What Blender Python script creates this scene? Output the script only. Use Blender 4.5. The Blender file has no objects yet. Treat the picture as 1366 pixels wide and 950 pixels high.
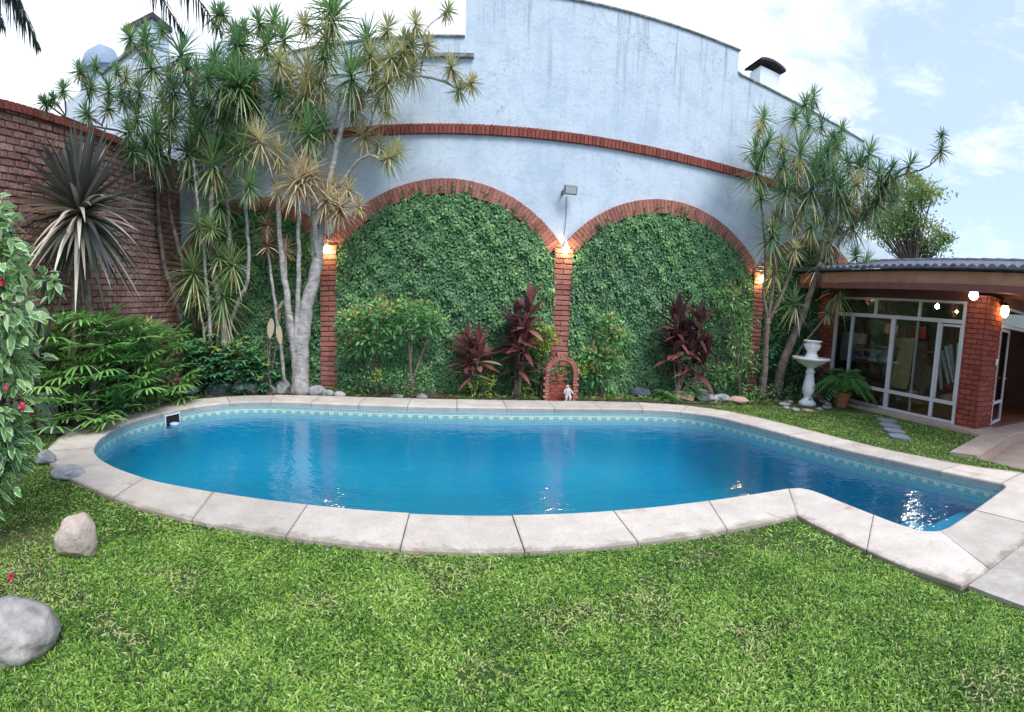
import bpy, math, random
import numpy as np
from mathutils import noise as mnoise
from mathutils import Vector, Matrix
from mathutils.geometry import tessellate_polygon

rng = np.random.default_rng(11)
random.seed(5)
sc = bpy.context.scene
COL = sc.collection

# ------------------------------------------------------------------ camera model (panorama: cylinder)
F, CX, CY, PT, RL, YAW, H = 652.15, 683.0, 488.35, -.112, -.0346, .1113, 1.55
cr, sr, cp, sp = math.cos(RL), math.sin(RL), math.cos(PT), math.sin(PT)
ca, sa = math.cos(YAW), math.sin(YAW)
def rot(d):
    d = (d[0]*cr + d[2]*sr, d[1], -d[0]*sr + d[2]*cr)
    d = (d[0], d[1]*cp - d[2]*sp, d[1]*sp + d[2]*cp)
    return (d[0]*ca + d[1]*sa, -d[0]*sa + d[1]*ca, d[2])
def ray(x, y):
    th = (x - CX)/F
    return rot((math.sin(th), math.cos(th), -(y - CY)/F))
def G(x, y, z=0.0):
    d = ray(x, y); k = (z - H)/d[2]; return (d[0]*k, d[1]*k, z)
def WY(x, y, Y):
    d = ray(x, y); k = Y/d[1]; return (d[0]*k, Y, d[2]*k + H)
def WX(x, y, X):
    d = ray(x, y); k = X/d[0]; return (X, d[1]*k, d[2]*k + H)
def RR(x, y, r):
    d = ray(x, y); k = r/math.hypot(d[0], d[1]); return (d[0]*k, d[1]*k, d[2]*k + H)

# ------------------------------------------------------------------ object helpers
def tag(o, label=None, cat=None, group=None, kind=None):
    if label: o['label'] = label
    if cat: o['category'] = cat
    if group: o['group'] = group
    if kind: o['kind'] = kind
    return o
def empty(name, loc, label=None, cat=None, group=None, kind=None):
    o = bpy.data.objects.new(name, None); COL.objects.link(o)
    o.location = loc; o.empty_display_size = .2
    return tag(o, label, cat, group, kind)

class MB:
    def __init__(s):
        s.V = []; s.Q = []; s.T = []; s.P = []; s.R = []; s.U = []; s.n = 0
    def add(s, V, quads=None, tris=None, polys=None, rnd=0.0, tt=None):
        V = np.asarray(V, dtype=float).reshape(-1, 3); k = len(V)
        s.V.append(V)
        if quads is not None and len(quads): s.Q.append(np.asarray(quads, dtype=np.int64).reshape(-1, 4) + s.n)
        if tris is not None and len(tris): s.T.append(np.asarray(tris, dtype=np.int64).reshape(-1, 3) + s.n)
        if polys:
            for p in polys: s.P.append([int(i) + s.n for i in p])
        s.R.append(np.broadcast_to(np.asarray(rnd, dtype=float), (k,)).copy())
        s.U.append(np.zeros((k, 2)) if tt is None else np.asarray(tt, dtype=float).reshape(-1, 2))
        s.n += k
        return s
    def box(s, c, size, M=None, rnd=None):
        h = np.array(size)/2
        B = np.array([[x, y, z] for x in (-1, 1) for y in (-1, 1) for z in (-1, 1)])*h
        if M is not None: B = B @ np.array(M).T
        s.add(B + np.array(c), quads=[(0,1,3,2),(4,6,7,5),(0,4,5,1),(2,3,7,6),(0,2,6,4),(1,5,7,3)], rnd=random.random() if rnd is None else rnd)
        return s
    def bbox(s, x0, x1, y0, y1, z0, z1, rnd=None):
        return s.box(((x0+x1)/2, (y0+y1)/2, (z0+z1)/2), (abs(x1-x0), abs(y1-y0), abs(z1-z0)), rnd=rnd)
    def bar(s, a, b, w, h, up=(0,0,1), rnd=None):
        a = Vector(a); b = Vector(b); d = (b-a); L = d.length; d.normalize()
        u = Vector(up); x = d.cross(u).normalized(); u = x.cross(d).normalized()
        M = np.array([list(d), list(x), list(u)]).T
        return s.box((a+b)/2, (L, w, h), M, rnd)
    def tube(s, pts, rad, n=7, rnd=0.5, caps=True):
        P = np.asarray(pts, dtype=float); m = len(P)
        rad = np.broadcast_to(np.asarray(rad, dtype=float), (m,))
        T = np.gradient(P, axis=0); T /= np.linalg.norm(T, axis=1)[:, None] + 1e-9
        ref = np.array([1., 0, 0]) if abs(T[0][0]) < .8 else np.array([0, 1., 0])
        V = []
        for i in range(m):
            x = np.cross(T[i], ref); x /= np.linalg.norm(x) + 1e-9
            y = np.cross(T[i], x); ref = np.cross(x, T[i]) if False else ref
            a = np.linspace(0, 2*np.pi, n, endpoint=False)
            V.append(P[i] + rad[i]*(np.outer(np.cos(a), x) + np.outer(np.sin(a), y)))
        V = np.concatenate(V)
        q = [(i*n+j, i*n+(j+1) % n, (i+1)*n+(j+1) % n, (i+1)*n+j) for i in range(m-1) for j in range(n)]
        polys = [list(range(n))[::-1], [(m-1)*n+j for j in range(n)]] if caps else None
        tt = np.stack([np.tile(np.arange(n)/n, m), np.repeat(np.arange(m)/max(1, m-1), n)], 1)
        return s.add(V, quads=q, polys=polys, rnd=rnd, tt=tt)
    def lathe(s, prof, c=(0,0,0), n=24, rnd=.5):
        a = np.linspace(0, 2*np.pi, n, endpoint=False); m = len(prof)
        V = np.array([[r*math.cos(t), r*math.sin(t), z] for r, z in prof for t in a]) + np.array(c)
        q = [(i*n+j, i*n+(j+1) % n, (i+1)*n+(j+1) % n, (i+1)*n+j) for i in range(m-1) for j in range(n)]
        return s.add(V, quads=q, polys=[list(range(n))[::-1], [(m-1)*n+j for j in range(n)]], rnd=rnd)
    def prism(s, poly, z0, z1, rnd=.5):
        k = len(poly)
        V = [(x, y, z0) for x, y in poly] + [(x, y, z1) for x, y in poly]
        tr = tessellate_polygon([[Vector((x, y, 0)) for x, y in poly]])
        T = [tuple(i + k for i in t) for t in tr] + [tuple(reversed(t)) for t in tr]
        q = [(i, (i+1) % k, (i+1) % k + k, i+k) for i in range(k)]
        return s.add(V, quads=q, tris=T, rnd=rnd)
    def ribbons(s, P0, D, L, W, droop, segs=4, prof=None, rnd=.5, twist=.5, sdir=None):
        P0 = np.asarray(P0, float); n = len(P0); D = np.asarray(D, float)
        D = D/(np.linalg.norm(D, axis=1)[:, None] + 1e-9)
        L = np.broadcast_to(L, (n,)); W = np.broadcast_to(W, (n,)); droop = np.broadcast_to(droop, (n,))
        up = np.tile([0., 0, 1.], (n, 1))
        S = np.cross(D, up); b = np.linalg.norm(S, axis=1) < .05; S[b] = [1, 0, 0]
        if sdir is not None: S = np.asarray(sdir, float)
        S /= np.linalg.norm(S, axis=1)[:, None]
        N = np.cross(S, D); a = rng.uniform(-twist, twist, n)[:, None]
        S = S*np.cos(a) + N*np.sin(a)
        if prof is None: prof = [.55, 1, .95, .7, .06]
        prof = np.interp(np.linspace(0, 1, segs+1), np.linspace(0, 1, len(prof)), prof)
        t = np.linspace(0, 1, segs+1)
        C = P0[:, None] + D[:, None]*(L[:, None]*t)[..., None]
        C[..., 2] -= (droop*L)[:, None]*t[None]**2
        w = (W[:, None]*prof[None]/2)[..., None]
        V = np.stack([C - S[:, None]*w, C + S[:, None]*w], 2)          # n, segs+1, 2, 3
        base = (np.arange(n)*(segs+1)*2)[:, None] + (np.arange(segs)*2)[None]
        q = np.stack([base, base+1, base+3, base+2], -1).reshape(-1, 4)
        r = np.repeat(np.broadcast_to(rnd, (n,)), (segs+1)*2)
        tt = np.stack([np.tile([0., 1.], n*(segs+1)), np.tile(np.repeat(t, 2), n)], 1)
        return s.add(V.reshape(-1, 3), quads=q, rnd=r, tt=tt)
    def build(s, name, mat, parent=None, loc=None, smooth=False, bevel=0):
        V = np.concatenate(s.V); R = np.concatenate(s.R); U = np.concatenate(s.U)
        if parent is not None and loc is None:
            q_ = parent
            while q_ is not None: V = V - np.array(q_.location); q_ = q_.parent
        elif loc is not None: V = V - np.array(loc)
        me = bpy.data.meshes.new(name)
        if s.P:
            F_ = [list(map(int, f)) for a in s.Q for f in a] + [list(map(int, f)) for a in s.T for f in a] + s.P
            me.from_pydata(V.tolist(), [], F_)
        else:
            nq = sum(len(a) for a in s.Q); nt = sum(len(a) for a in s.T)
            li = np.concatenate([a.ravel() for a in s.Q] + [a.ravel() for a in s.T])
            me.vertices.add(len(V)); me.vertices.foreach_set('co', V.ravel())
            me.loops.add(len(li)); me.loops.foreach_set('vertex_index', li.astype(np.int32))
            me.polygons.add(nq+nt)
            st = np.concatenate([np.arange(nq)*4, nq*4 + np.arange(nt)*3]).astype(np.int32)
            me.polygons.foreach_set('loop_start', st)
            me.update(calc_edges=True)
        a = me.attributes.new('rnd', 'FLOAT', 'POINT'); a.data.foreach_set('value', R.astype(np.float32))
        a = me.attributes.new('tt', 'FLOAT2', 'POINT'); a.data.foreach_set('vector', U.astype(np.float32).ravel())
        me.validate()
        me.polygons.foreach_set('use_smooth', [bool(smooth)]*len(me.polygons))
        me.materials.append(mat)
        o = bpy.data.objects.new(name, me); COL.objects.link(o)
        if parent is not None: o.parent = parent
        elif loc is not None: o.location = loc
        if bevel:
            m = o.modifiers.new('b', 'BEVEL'); m.width = bevel; m.segments = 2; m.limit_method = 'ANGLE'
        return o

# ------------------------------------------------------------------ materials
def nn(nt, t, **k):
    n = nt.nodes.new(t)
    for a, b in k.items(): setattr(n, a, b)
    return n
def ramp(nt, stops, fac):
    r = nn(nt, 'ShaderNodeValToRGB'); e = r.color_ramp.elements
    while len(e) < len(stops): e.new(.5)
    for i, (p, c) in enumerate(stops):
        e[i].position = p; e[i].color = (*c, 1)
    nt.links.new(fac, r.inputs[0]); return r.outputs[0]
def noise(nt, scale, detail=4, rough=.55, vec=None, dist=0):
    n = nn(nt, 'ShaderNodeTexNoise'); n.inputs['Scale'].default_value = scale
    n.inputs['Detail'].default_value = detail; n.inputs['Roughness'].default_value = rough
    n.inputs['Distortion'].default_value = dist
    if vec is not None: nt.links.new(vec, n.inputs['Vector'])
    return n.outputs['Fac']
def mixc(nt, fac, a, b, mode='MIX'):
    m = nn(nt, 'ShaderNodeMix', data_type='RGBA', blend_type=mode)
    for s_, v in ((m.inputs[0], fac), (m.inputs[6], a), (m.inputs[7], b)):
        if isinstance(v, (int, float)): s_.default_value = v
        elif isinstance(v, tuple): s_.default_value = (*v, 1)
        else: nt.links.new(v, s_)
    return m.outputs[2]
def math_(nt, op, a, b=0.0, c=None, clamp=False):
    m = nn(nt, 'ShaderNodeMath', operation=op, use_clamp=clamp)
    for i, v in enumerate((a, b) if c is None else (a, b, c)):
        if isinstance(v, (int, float)): m.inputs[i].default_value = v
        else: nt.links.new(v, m.inputs[i])
    return m.outputs[0]
def newmat(name):
    m = bpy.data.materials.new(name); m.use_nodes = True
    nt = m.node_tree; return m, nt, nt.nodes['Principled BSDF']
def objco(nt): return nn(nt, 'ShaderNodeNewGeometry').outputs['Position']
def mk(name, stops, drive='noise', scale=6, rough=.8, bump=0, bscale=40, spec=.3, transl=0, metal=0, var=0, emis=0):
    m, nt, b = newmat(name)
    pos = objco(nt)
    if drive == 'rnd':
        at = nn(nt, 'ShaderNodeAttribute', attribute_name='rnd').outputs['Fac']; fac = at
    else: fac = noise(nt, scale, 6, .6, pos)
    c = ramp(nt, stops, fac)
    if name.startswith('bark'):
        mr = nn(nt, 'ShaderNodeMapping'); mr.inputs['Scale'].default_value = (7, 7, 30); nt.links.new(pos, mr.inputs[0])
        c = mixc(nt, .5, c, ramp(nt, [(.40, (.50, .48, .46)), (.54, (1.1, 1.1, 1.1))], noise(nt, 1, 4, .6, mr.outputs[0])), 'MULTIPLY')
    if var:
        v = noise(nt, bscale*.7, 3, .6, pos)
        c = mixc(nt, var, c, ramp(nt, [(.3, (.3, .3, .3)), (.7, (1.5, 1.5, 1.5))], v), 'MULTIPLY')
    nt.links.new(c, b.inputs['Base Color'])
    b.inputs['Roughness'].default_value = rough; b.inputs['Specular IOR Level'].default_value = spec
    b.inputs['Metallic'].default_value = metal
    if bump:
        bp = nn(nt, 'ShaderNodeBump'); bp.inputs['Strength'].default_value = 1; bp.inputs['Distance'].default_value = bump
        nt.links.new(noise(nt, bscale, 6, .65, pos), bp.inputs['Height']); nt.links.new(bp.outputs[0], b.inputs['Normal'])
    if transl:
        t = nn(nt, 'ShaderNodeBsdfTranslucent'); nt.links.new(c, t.inputs[0])
        mx = nn(nt, 'ShaderNodeMixShader'); mx.inputs[0].default_value = transl
        nt.links.new(b.outputs[0], mx.inputs[1]); nt.links.new(t.outputs[0], mx.inputs[2])
        nt.links.new(mx.outputs[0], nt.nodes['Material Output'].inputs[0])
    if emis:
        nt.links.new(c, b.inputs['Emission Color']); b.inputs['Emission Strength'].default_value = emis
    return m
def leafmat(name, stops, transl=.3, rough=.45, edge=None, spec=.35, mid=None):
    m, nt, b = newmat(name)
    at = nn(nt, 'ShaderNodeAttribute', attribute_name='rnd').outputs['Fac']
    c = ramp(nt, stops, at)
    if edge:    # variegated leaf: margin of another colour
        u = nn(nt, 'ShaderNodeAttribute', attribute_name='tt').outputs['Vector']
        sx = nn(nt, 'ShaderNodeSeparateXYZ'); nt.links.new(u, sx.inputs[0])
        e = math_(nt, 'ABSOLUTE', math_(nt, 'SUBTRACT', sx.outputs[0], .5))
        e = math_(nt, 'ADD', e, math_(nt, 'MULTIPLY', math_(nt, 'SUBTRACT', noise(nt, 60, 3, .5, objco(nt)), .5), .5))
        c = mixc(nt, ramp(nt, [(edge[1], (0, 0, 0)), (edge[1]+.06, (1, 1, 1))], e), c, edge[0])
    nt.links.new(c, b.inputs['Base Color']); b.inputs['Roughness'].default_value = rough
    b.inputs['Specular IOR Level'].default_value = spec
    t = nn(nt, 'ShaderNodeBsdfTranslucent'); nt.links.new(c, t.inputs[0])
    mx = nn(nt, 'ShaderNodeMixShader'); mx.inputs[0].default_value = transl
    nt.links.new(b.outputs[0], mx.inputs[1]); nt.links.new(t.outputs[0], mx.inputs[2])
    nt.links.new(mx.outputs[0], nt.nodes['Material Output'].inputs[0])
    return m
def plain(name, c, rough=.5, metal=0, spec=.5, emis=0, ecol=None):
    m, nt, b = newmat(name)
    b.inputs['Base Color'].default_value = (*c, 1); b.inputs['Roughness'].default_value = rough
    b.inputs['Metallic'].default_value = metal; b.inputs['Specular IOR Level'].default_value = spec
    if emis:
        b.inputs['Emission Color'].default_value = (*(ecol or c), 1); b.inputs['Emission Strength'].default_value = emis
    return m

M = {}
# painted render of the big wall, pale blue-white with grime
def wallpaint():
    m, nt, b = newmat('painted_render'); pos = objco(nt)
    sx = nn(nt, 'ShaderNodeSeparateXYZ'); nt.links.new(pos, sx.inputs[0])
    c = ramp(nt, [(.3, (.47, .56, .67)), (.5, (.55, .64, .74)), (.75, (.61, .69, .77))], noise(nt, 1.1, 6, .65, pos))
    # broad cloudy water marks
    c = mixc(nt, ramp(nt, [(.48, (0, 0, 0)), (.68, (.7, .7, .7))], noise(nt, 2.7, 8, .72, pos, .6)), c, (.40, .49, .58))
    # small dark flecks, denser high up
    fl = noise(nt, 17, 6, .72, pos); hz = nn(nt, 'ShaderNodeMapRange'); nt.links.new(sx.outputs[2], hz.inputs[0])
    hz.inputs[1].default_value = 3.5; hz.inputs[2].default_value = 6.8; hz.inputs[3].default_value = .15; hz.inputs[4].default_value = 1
    pt = noise(nt, 2.4, 5, .65, pos)
    f = math_(nt, 'MULTIPLY', ramp(nt, [(.56, (0, 0, 0)), (.62, (1, 1, 1))], fl), ramp(nt, [(.44, (0, 0, 0)), (.60, (1, 1, 1))], pt))
    c = mixc(nt, math_(nt, 'MULTIPLY', math_(nt, 'MULTIPLY', f, hz.outputs[0]), .8), c, (.20, .27, .31))
    # vertical run-off streaks
    mp = nn(nt, 'ShaderNodeMapping'); mp.inputs['Scale'].default_value = (9, 9, .42); nt.links.new(pos, mp.inputs[0])
    st = ramp(nt, [(.54, (0, 0, 0)), (.72, (1, 1, 1))], noise(nt, 1.5, 6, .6, mp.outputs[0]))
    h2 = nn(nt, 'ShaderNodeMapRange'); nt.links.new(sx.outputs[2], h2.inputs[0])
    h2.inputs[1].default_value = 5.0; h2.inputs[2].default_value = 7.0; h2.inputs[3].default_value = .15; h2.inputs[4].default_value = .95
    c = mixc(nt, math_(nt, 'MULTIPLY', st, h2.outputs[0]), c, (.25, .32, .36))
    nt.links.new(c, b.inputs['Base Color']); b.inputs['Roughness'].default_value = .9; b.inputs['Specular IOR Level'].default_value = .15
    vo = nn(nt, 'ShaderNodeTexVoronoi', feature='DISTANCE_TO_EDGE'); vo.inputs['Scale'].default_value = .8
    wv = nn(nt, 'ShaderNodeVectorMath', operation='ADD'); nz_ = nn(nt, 'ShaderNodeTexNoise'); nz_.inputs['Scale'].default_value = 3; nz_.inputs['Detail'].default_value = 6
    nt.links.new(pos, nz_.inputs['Vector']); nt.links.new(pos, wv.inputs[0]); nt.links.new(nz_.outputs['Color'], wv.inputs[1]); nt.links.new(wv.outputs[0], vo.inputs['Vector'])
    crk = math_(nt, 'MULTIPLY', ramp(nt, [(.0, (1, 1, 1)), (.009, (0, 0, 0))], vo.outputs['Distance']), ramp(nt, [(.5, (0, 0, 0)), (.6, (.6, .6, .6))], noise(nt, 1.1, 2, .5, pos)))
    c = mixc(nt, crk, c, (.22, .27, .31)); nt.links.new(c, b.inputs['Base Color'])
    bp = nn(nt, 'ShaderNodeBump'); bp.inputs['Distance'].default_value = .012; nt.links.new(noise(nt, 14, 8, .7, pos), bp.inputs['Height'])
    nt.links.new(bp.outputs[0], b.inputs['Normal'])
    return m
M['paint'] = wallpaint()
M['grime'] = mk('weathered_cap', [(.35, (.10, .11, .10)), (.6, (.26, .28, .28)), (.75, (.42, .45, .45))], scale=9, bump=.01, bscale=30, rough=.95)
M['brick_arch'] = mk('brick_orange', [(0, (.34, .135, .105)), (.5, (.42, .18, .14)), (1, (.30, .115, .095))], 'rnd', bump=.006, bscale=45, rough=.9, var=.35)
M['brick_band'] = mk('brick_dark_red', [(0, (.22, .065, .05)), (.5, (.30, .085, .065)), (1, (.17, .05, .045))], 'rnd', bump=.006, bscale=45, rough=.9, var=.4)
M['brick_wall'] = mk('brick_weathered', [(0, (.27, .135, .115)), (.35, (.35, .185, .155)), (.7, (.43, .26, .22)), (1, (.24, .13, .12))], 'rnd', bump=.012, bscale=28, rough=.95, var=.55)
M['brick_lodge'] = mk('brick_red', [(0, (.26, .062, .045)), (.5, (.34, .085, .06)), (1, (.21, .05, .042))], 'rnd', bump=.006, bscale=45, rough=.9, var=.4)
M['mortar_dark'] = mk('mortar_dark', [(.3, (.05, .035, .03)), (.7, (.11, .075, .065))], scale=20, rough=.95)
M['mortar'] = mk('mortar', [(.3, (.13, .10, .09)), (.7, (.27, .215, .19))], scale=15, rough=.95, bump=.008, bscale=40)
M['ivy'] = leafmat('ivy_leaf', [(0, (.055, .135, .07)), (.4, (.11, .26, .115)), (.75, (.18, .38, .145)), (.93, (.27, .48, .16)), (1, (.20, .16, .07))], transl=.25, rough=.4, spec=.4)
M['ivy_mat'] = mk('ivy_underlayer', [(.3, (.03, .07, .035)), (.7, (.06, .13, .06))], scale=14, bump=.05, bscale=12, rough=.95)
M['dragon'] = leafmat('dragon_tree_leaf', [(0, (.07, .15, .10)), (.2, (.15, .29, .14)), (.35, (.25, .43, .16)), (.5, (.42, .43, .23)), (.65, (.58, .52, .26)), (.8, (.80, .72, .50)), (.92, (.40, .20, .12)), (1, (.22, .12, .07))], transl=.25, rough=.42)
M['bark_pale'] = mk('bark_pale_grey', [(.3, (.30, .28, .27)), (.6, (.52, .49, .47)), (.8, (.62, .60, .58))], scale=9, bump=.015, bscale=50, rough=.9, var=.3)
M['bark_grey'] = mk('bark_grey_brown', [(.3, (.10, .075, .06)), (.55, (.22, .175, .15)), (.8, (.36, .31, .28))], scale=9, bump=.015, bscale=50, rough=.9, var=.3)
M['bark_dark'] = mk('bark_dark', [(.3, (.05, .042, .038)), (.7, (.15, .12, .105))], scale=12, bump=.01, bscale=60, rough=.9)
M['strap'] = leafmat('strap_leaf', [(0, (.045, .05, .05)), (.45, (.13, .13, .12)), (.7, (.30, .28, .24)), (.85, (.52, .47, .38)), (1, (.72, .66, .55))], transl=.1, rough=.4)
M['lady'] = leafmat('lady_palm_leaf', [(0, (.08, .22, .08)), (.5, (.22, .47, .13)), (.85, (.40, .63, .19)), (1, (.36, .38, .12))], transl=.25)
M['scheff'] = leafmat('umbrella_leaf', [(0, (.035, .12, .08)), (.5, (.075, .23, .12)), (.85, (.15, .35, .12)), (1, (.34, .42, .10))], transl=.2, rough=.35, spec=.5)
M['shrub'] = leafmat('shrub_leaf', [(0, (.035, .10, .05)), (.4, (.10, .27, .10)), (.7, (.20, .45, .15)), (.9, (.38, .56, .16)), (1, (.48, .38, .16))], transl=.3)
M['lime'] = leafmat('lime_leaf', [(0, (.14, .26, .05)), (.5, (.36, .54, .08)), (1, (.58, .66, .14))], transl=.35)
M['hib'] = leafmat('variegated_leaf', [(0, (.05, .17, .045)), (.5, (.12, .33, .08)), (.8, (.24, .48, .14)), (1, (.46, .62, .32))], transl=.3, edge=((.66, .72, .58), .32))
M['ti'] = leafmat('ti_leaf', [(0, (.045, .025, .03)), (.4, (.12, .045, .05)), (.7, (.26, .09, .09)), (.87, (.42, .24, .18)), (1, (.42, .30, .22))], transl=.2, rough=.35, spec=.45)
M['fern'] = leafmat('fern_leaf', [(0, (.05, .14, .05)), (.5, (.11, .27, .08)), (1, (.22, .42, .12))], transl=.3)
M['grass'] = leafmat('grass_blade', [(0, (.03, .085, .025)), (.3, (.125, .265, .045)), (.6, (.27, .48, .075)), (.85, (.47, .68, .15)), (.94, (.62, .70, .30)), (1, (.46, .38, .22))], transl=.35, rough=.5)
M['cover'] = leafmat('cover_leaf', [(0, (.04, .11, .03)), (.5, (.12, .26, .06)), (.85, (.25, .38, .09)), (1, (.42, .30, .14))], transl=.3)
M['treeleaf'] = leafmat('far_tree_leaf', [(0, (.08, .18, .08)), (.5, (.20, .34, .12)), (.8, (.38, .46, .14)), (1, (.35, .30, .10))], transl=.35)
M['palm'] = leafmat('palm_leaf', [(0, (.02, .045, .035)), (1, (.06, .09, .06))], transl=.15)
M['dry'] = leafmat('dry_leaf', [(0, (.10, .06, .045)), (.5, (.34, .24, .15)), (1, (.62, .50, .34))], transl=.3)
M['pink'] = leafmat('pink_petal', [(0, (.55, .03, .11)), (1, (.75, .12, .22))], transl=.3)
M['white_petal'] = plain('white_petal', (.8, .8, .76), .6)
M['soil'] = mk('soil', [(.3, (.045, .035, .025)), (.55, (.09, .075, .05)), (.75, (.16, .13, .09))], scale=7, bump=.03, bscale=18, rough=1)
M['turf'] = mk('turf_underlay', [(.3, (.035, .055, .018)), (.55, (.06, .11, .028)), (.7, (.15, .13, .075))], scale=1.6, bump=.02, bscale=60, rough=1)
M['stone_grey'] = mk('stone_grey', [(.3, (.17, .18, .19)), (.5, (.32, .33, .34)), (.75, (.50, .51, .52))], scale=5, bump=.03, bscale=9, rough=.9)
M['stone_dark'] = mk('stone_blue_grey', [(.3, (.055, .065, .085)), (.7, (.16, .18, .22))], scale=9, bump=.008, bscale=20, rough=.8)
M['stone_pink'] = mk('stone_pink', [(.3, (.42, .24, .18)), (.55, (.52, .34, .26)), (.75, (.44, .36, .30))], scale=5, bump=.015, bscale=14, rough=.9)
M['stone_tan'] = mk('stone_tan', [(.25, (.22, .18, .15)), (.45, (.40, .34, .29)), (.7, (.52, .44, .38))], scale=5, bump=.03, bscale=9, rough=.9, var=.35)
M['stone_pale'] = mk('stone_granite', [(.25, (.16, .155, .15)), (.45, (.32, .31, .30)), (.7, (.42, .375, .35))], scale=4, bump=.02, bscale=16, rough=.9, var=.5)
def copingmat(name, tint, stain):
    m, nt, b = newmat(name); pos = objco(nt)
    at = nn(nt, 'ShaderNodeAttribute', attribute_name='rnd').outputs['Fac']
    c = ramp(nt, [(0, tuple(v*.88 for v in tint)), (.5, tint), (1, tuple(min(1, v*1.08) for v in tint))], at)
    c = mixc(nt, .75, c, ramp(nt, [(.3, (.70, .67, .65)), (.7, (1.1, 1.1, 1.1))], noise(nt, 3.2, 8, .7, pos)), 'MULTIPLY')
    c = mixc(nt, .45, c, ramp(nt, [(.35, (.7, .7, .7)), (.6, (1.05, 1.05, 1.05))], noise(nt, 70, 4, .7, pos)), 'MULTIPLY')
    c = mixc(nt, math_(nt, 'MULTIPLY', ramp(nt, [(.60, (0, 0, 0)), (.72, (1, 1, 1))], noise(nt, 2.3, 6, .7, pos, .5)), stain), c, (.42, .27, .17))
    tu = nn(nt, 'ShaderNodeAttribute', attribute_name='tt').outputs['Vector']; ts = nn(nt, 'ShaderNodeSeparateXYZ'); nt.links.new(tu, ts.inputs[0])
    er = math_(nt, 'ADD', ts.outputs[0], math_(nt, 'MULTIPLY', math_(nt, 'SUBTRACT', noise(nt, 7, 6, .7, pos), .5), .7))
    c = mixc(nt, ramp(nt, [(.88, (0, 0, 0)), (1.0, (.65, .65, .65))], er), c, (.20, .17, .12))      # soil and algae worked into the lawn edge
    en = math_(nt, 'ADD', math_(nt, 'ABSOLUTE', math_(nt, 'SUBTRACT', ts.outputs[1], .5)), math_(nt, 'MULTIPLY', math_(nt, 'SUBTRACT', noise(nt, 11, 6, .7, pos), .5), .12))
    c = mixc(nt, ramp(nt, [(.47, (0, 0, 0)), (.51, (.5, .5, .5))], en), c, (.27, .23, .19))
    nt.links.new(c, b.inputs['Base Color']); b.inputs['Roughness'].default_value = .85; b.inputs['Specular IOR Level'].default_value = .25
    bp = nn(nt, 'ShaderNodeBump'); bp.inputs['Distance'].default_value = .004; nt.links.new(noise(nt, 50, 8, .7, pos), bp.inputs['Height'])
    nt.links.new(bp.outputs[0], b.inputs['Normal']); return m
M['coping'] = copingmat('coping_stone', (.62, .565, .51), .9)
M['paving'] = copingmat('paving_stone', (.58, .55, .52), .5)
M['ledge'] = copingmat('ledge_stone', (.58, .47, .41), .3)
M['riser'] = mk('riser_stone', [(.3, (.36, .25, .20)), (.7, (.48, .35, .29))], scale=4, rough=.9)
M['slate'] = mk('slate', [(.3, (.16, .18, .21)), (.7, (.30, .32, .36))], scale=12, rough=.8, bump=.005)
M['terracotta'] = mk('terracotta', [(.3, (.33, .10, .06)), (.7, (.46, .16, .09))], scale=8, rough=.85)
M['white_stone'] = mk('white_cast_stone', [(.3, (.72, .74, .76)), (.7, (.84, .85, .86))], scale=6, rough=.7, bump=.003, bscale=40)
M['alu'] = mk('aluminium_frame', [(.3, (.50, .50, .53)), (.7, (.60, .60, .63))], scale=5, rough=.42, spec=.5)
M['fascia'] = mk('varnished_fascia', [(.3, (.26, .13, .08)), (.7, (.40, .22, .14))], scale=2.5, rough=.5)
M['soffit'] = mk('soffit_board', [(.3, (.14, .055, .05)), (.7, (.20, .08, .07))], scale=4, rough=.6)
M['tile_roof'] = mk('roof_tile', [(.3, (.075, .085, .115)), (.55, (.13, .14, .18)), (.8, (.23, .235, .28))], scale=5, rough=.75, bump=.006, bscale=30)
M['room_wall'] = mk('room_wall', [(.3, (.09, .05, .045)), (.7, (.14, .075, .07))], scale=3, rough=.9)
M['room_floor'] = mk('room_floor', [(.3, (.17, .065, .04)), (.7, (.26, .10, .065))], scale=3, rough=.45)
M['galv'] = mk('galvanised_metal', [(.3, (.42, .47, .52)), (.7, (.58, .63, .68))], scale=9, rough=.45, metal=.35, spec=.5)
M['dark_metal'] = plain('dark_metal', (.05, .06, .065), .5)
M['grey_plastic'] = plain('grey_plastic', (.24, .27, .27), .5)
M['white_plastic'] = plain('white_plastic', (.8, .8, .8), .4)
M['blue_plastic'] = plain('blue_plastic', (.02, .05, .32), .4)
M['pale_blue_plastic'] = plain('pale_blue_plastic', (.45, .62, .85), .4)
M['bulb'] = plain('lit_bulb', (1, .93, .8), .3, emis=38, ecol=(1, .72, .36))
M['globe'] = plain('lit_globe', (1, .95, .85), .3, emis=9, ecol=(1, .90, .70))
M['amber'] = plain('lit_amber_glass', (1, .7, .35), .3, emis=14, ecol=(1, .55, .18))
M['cable'] = plain('cable', (.28, .33, .38), .7)
M['black'] = plain('painted_opening_dark', (.01, .01, .012), .9)
M['house_pale'] = mk('neighbour_render', [(.3, (.48, .55, .64)), (.7, (.58, .64, .72))], scale=1.4, rough=.9, bump=.01, bscale=10)
M['house_white'] = mk('white_render', [(.3, (.66, .74, .82)), (.7, (.76, .82, .88))], scale=1.4, rough=.9)
M['tank'] = mk('tank_grey', [(.3, (.22, .29, .40)), (.7, (.30, .38, .50))], scale=3, rough=.7)
M['cap_dark'] = mk('chimney_cap_tile', [(.3, (.035, .03, .045)), (.7, (.10, .075, .09))], scale=8, rough=.8)
M['green_roof'] = plain('green_roof', (.06, .16, .11), .7)
M['board_tan'] = mk('fibre_board', [(.3, (.46, .35, .17)), (.7, (.60, .47, .25))], scale=7, rough=.85)
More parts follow.
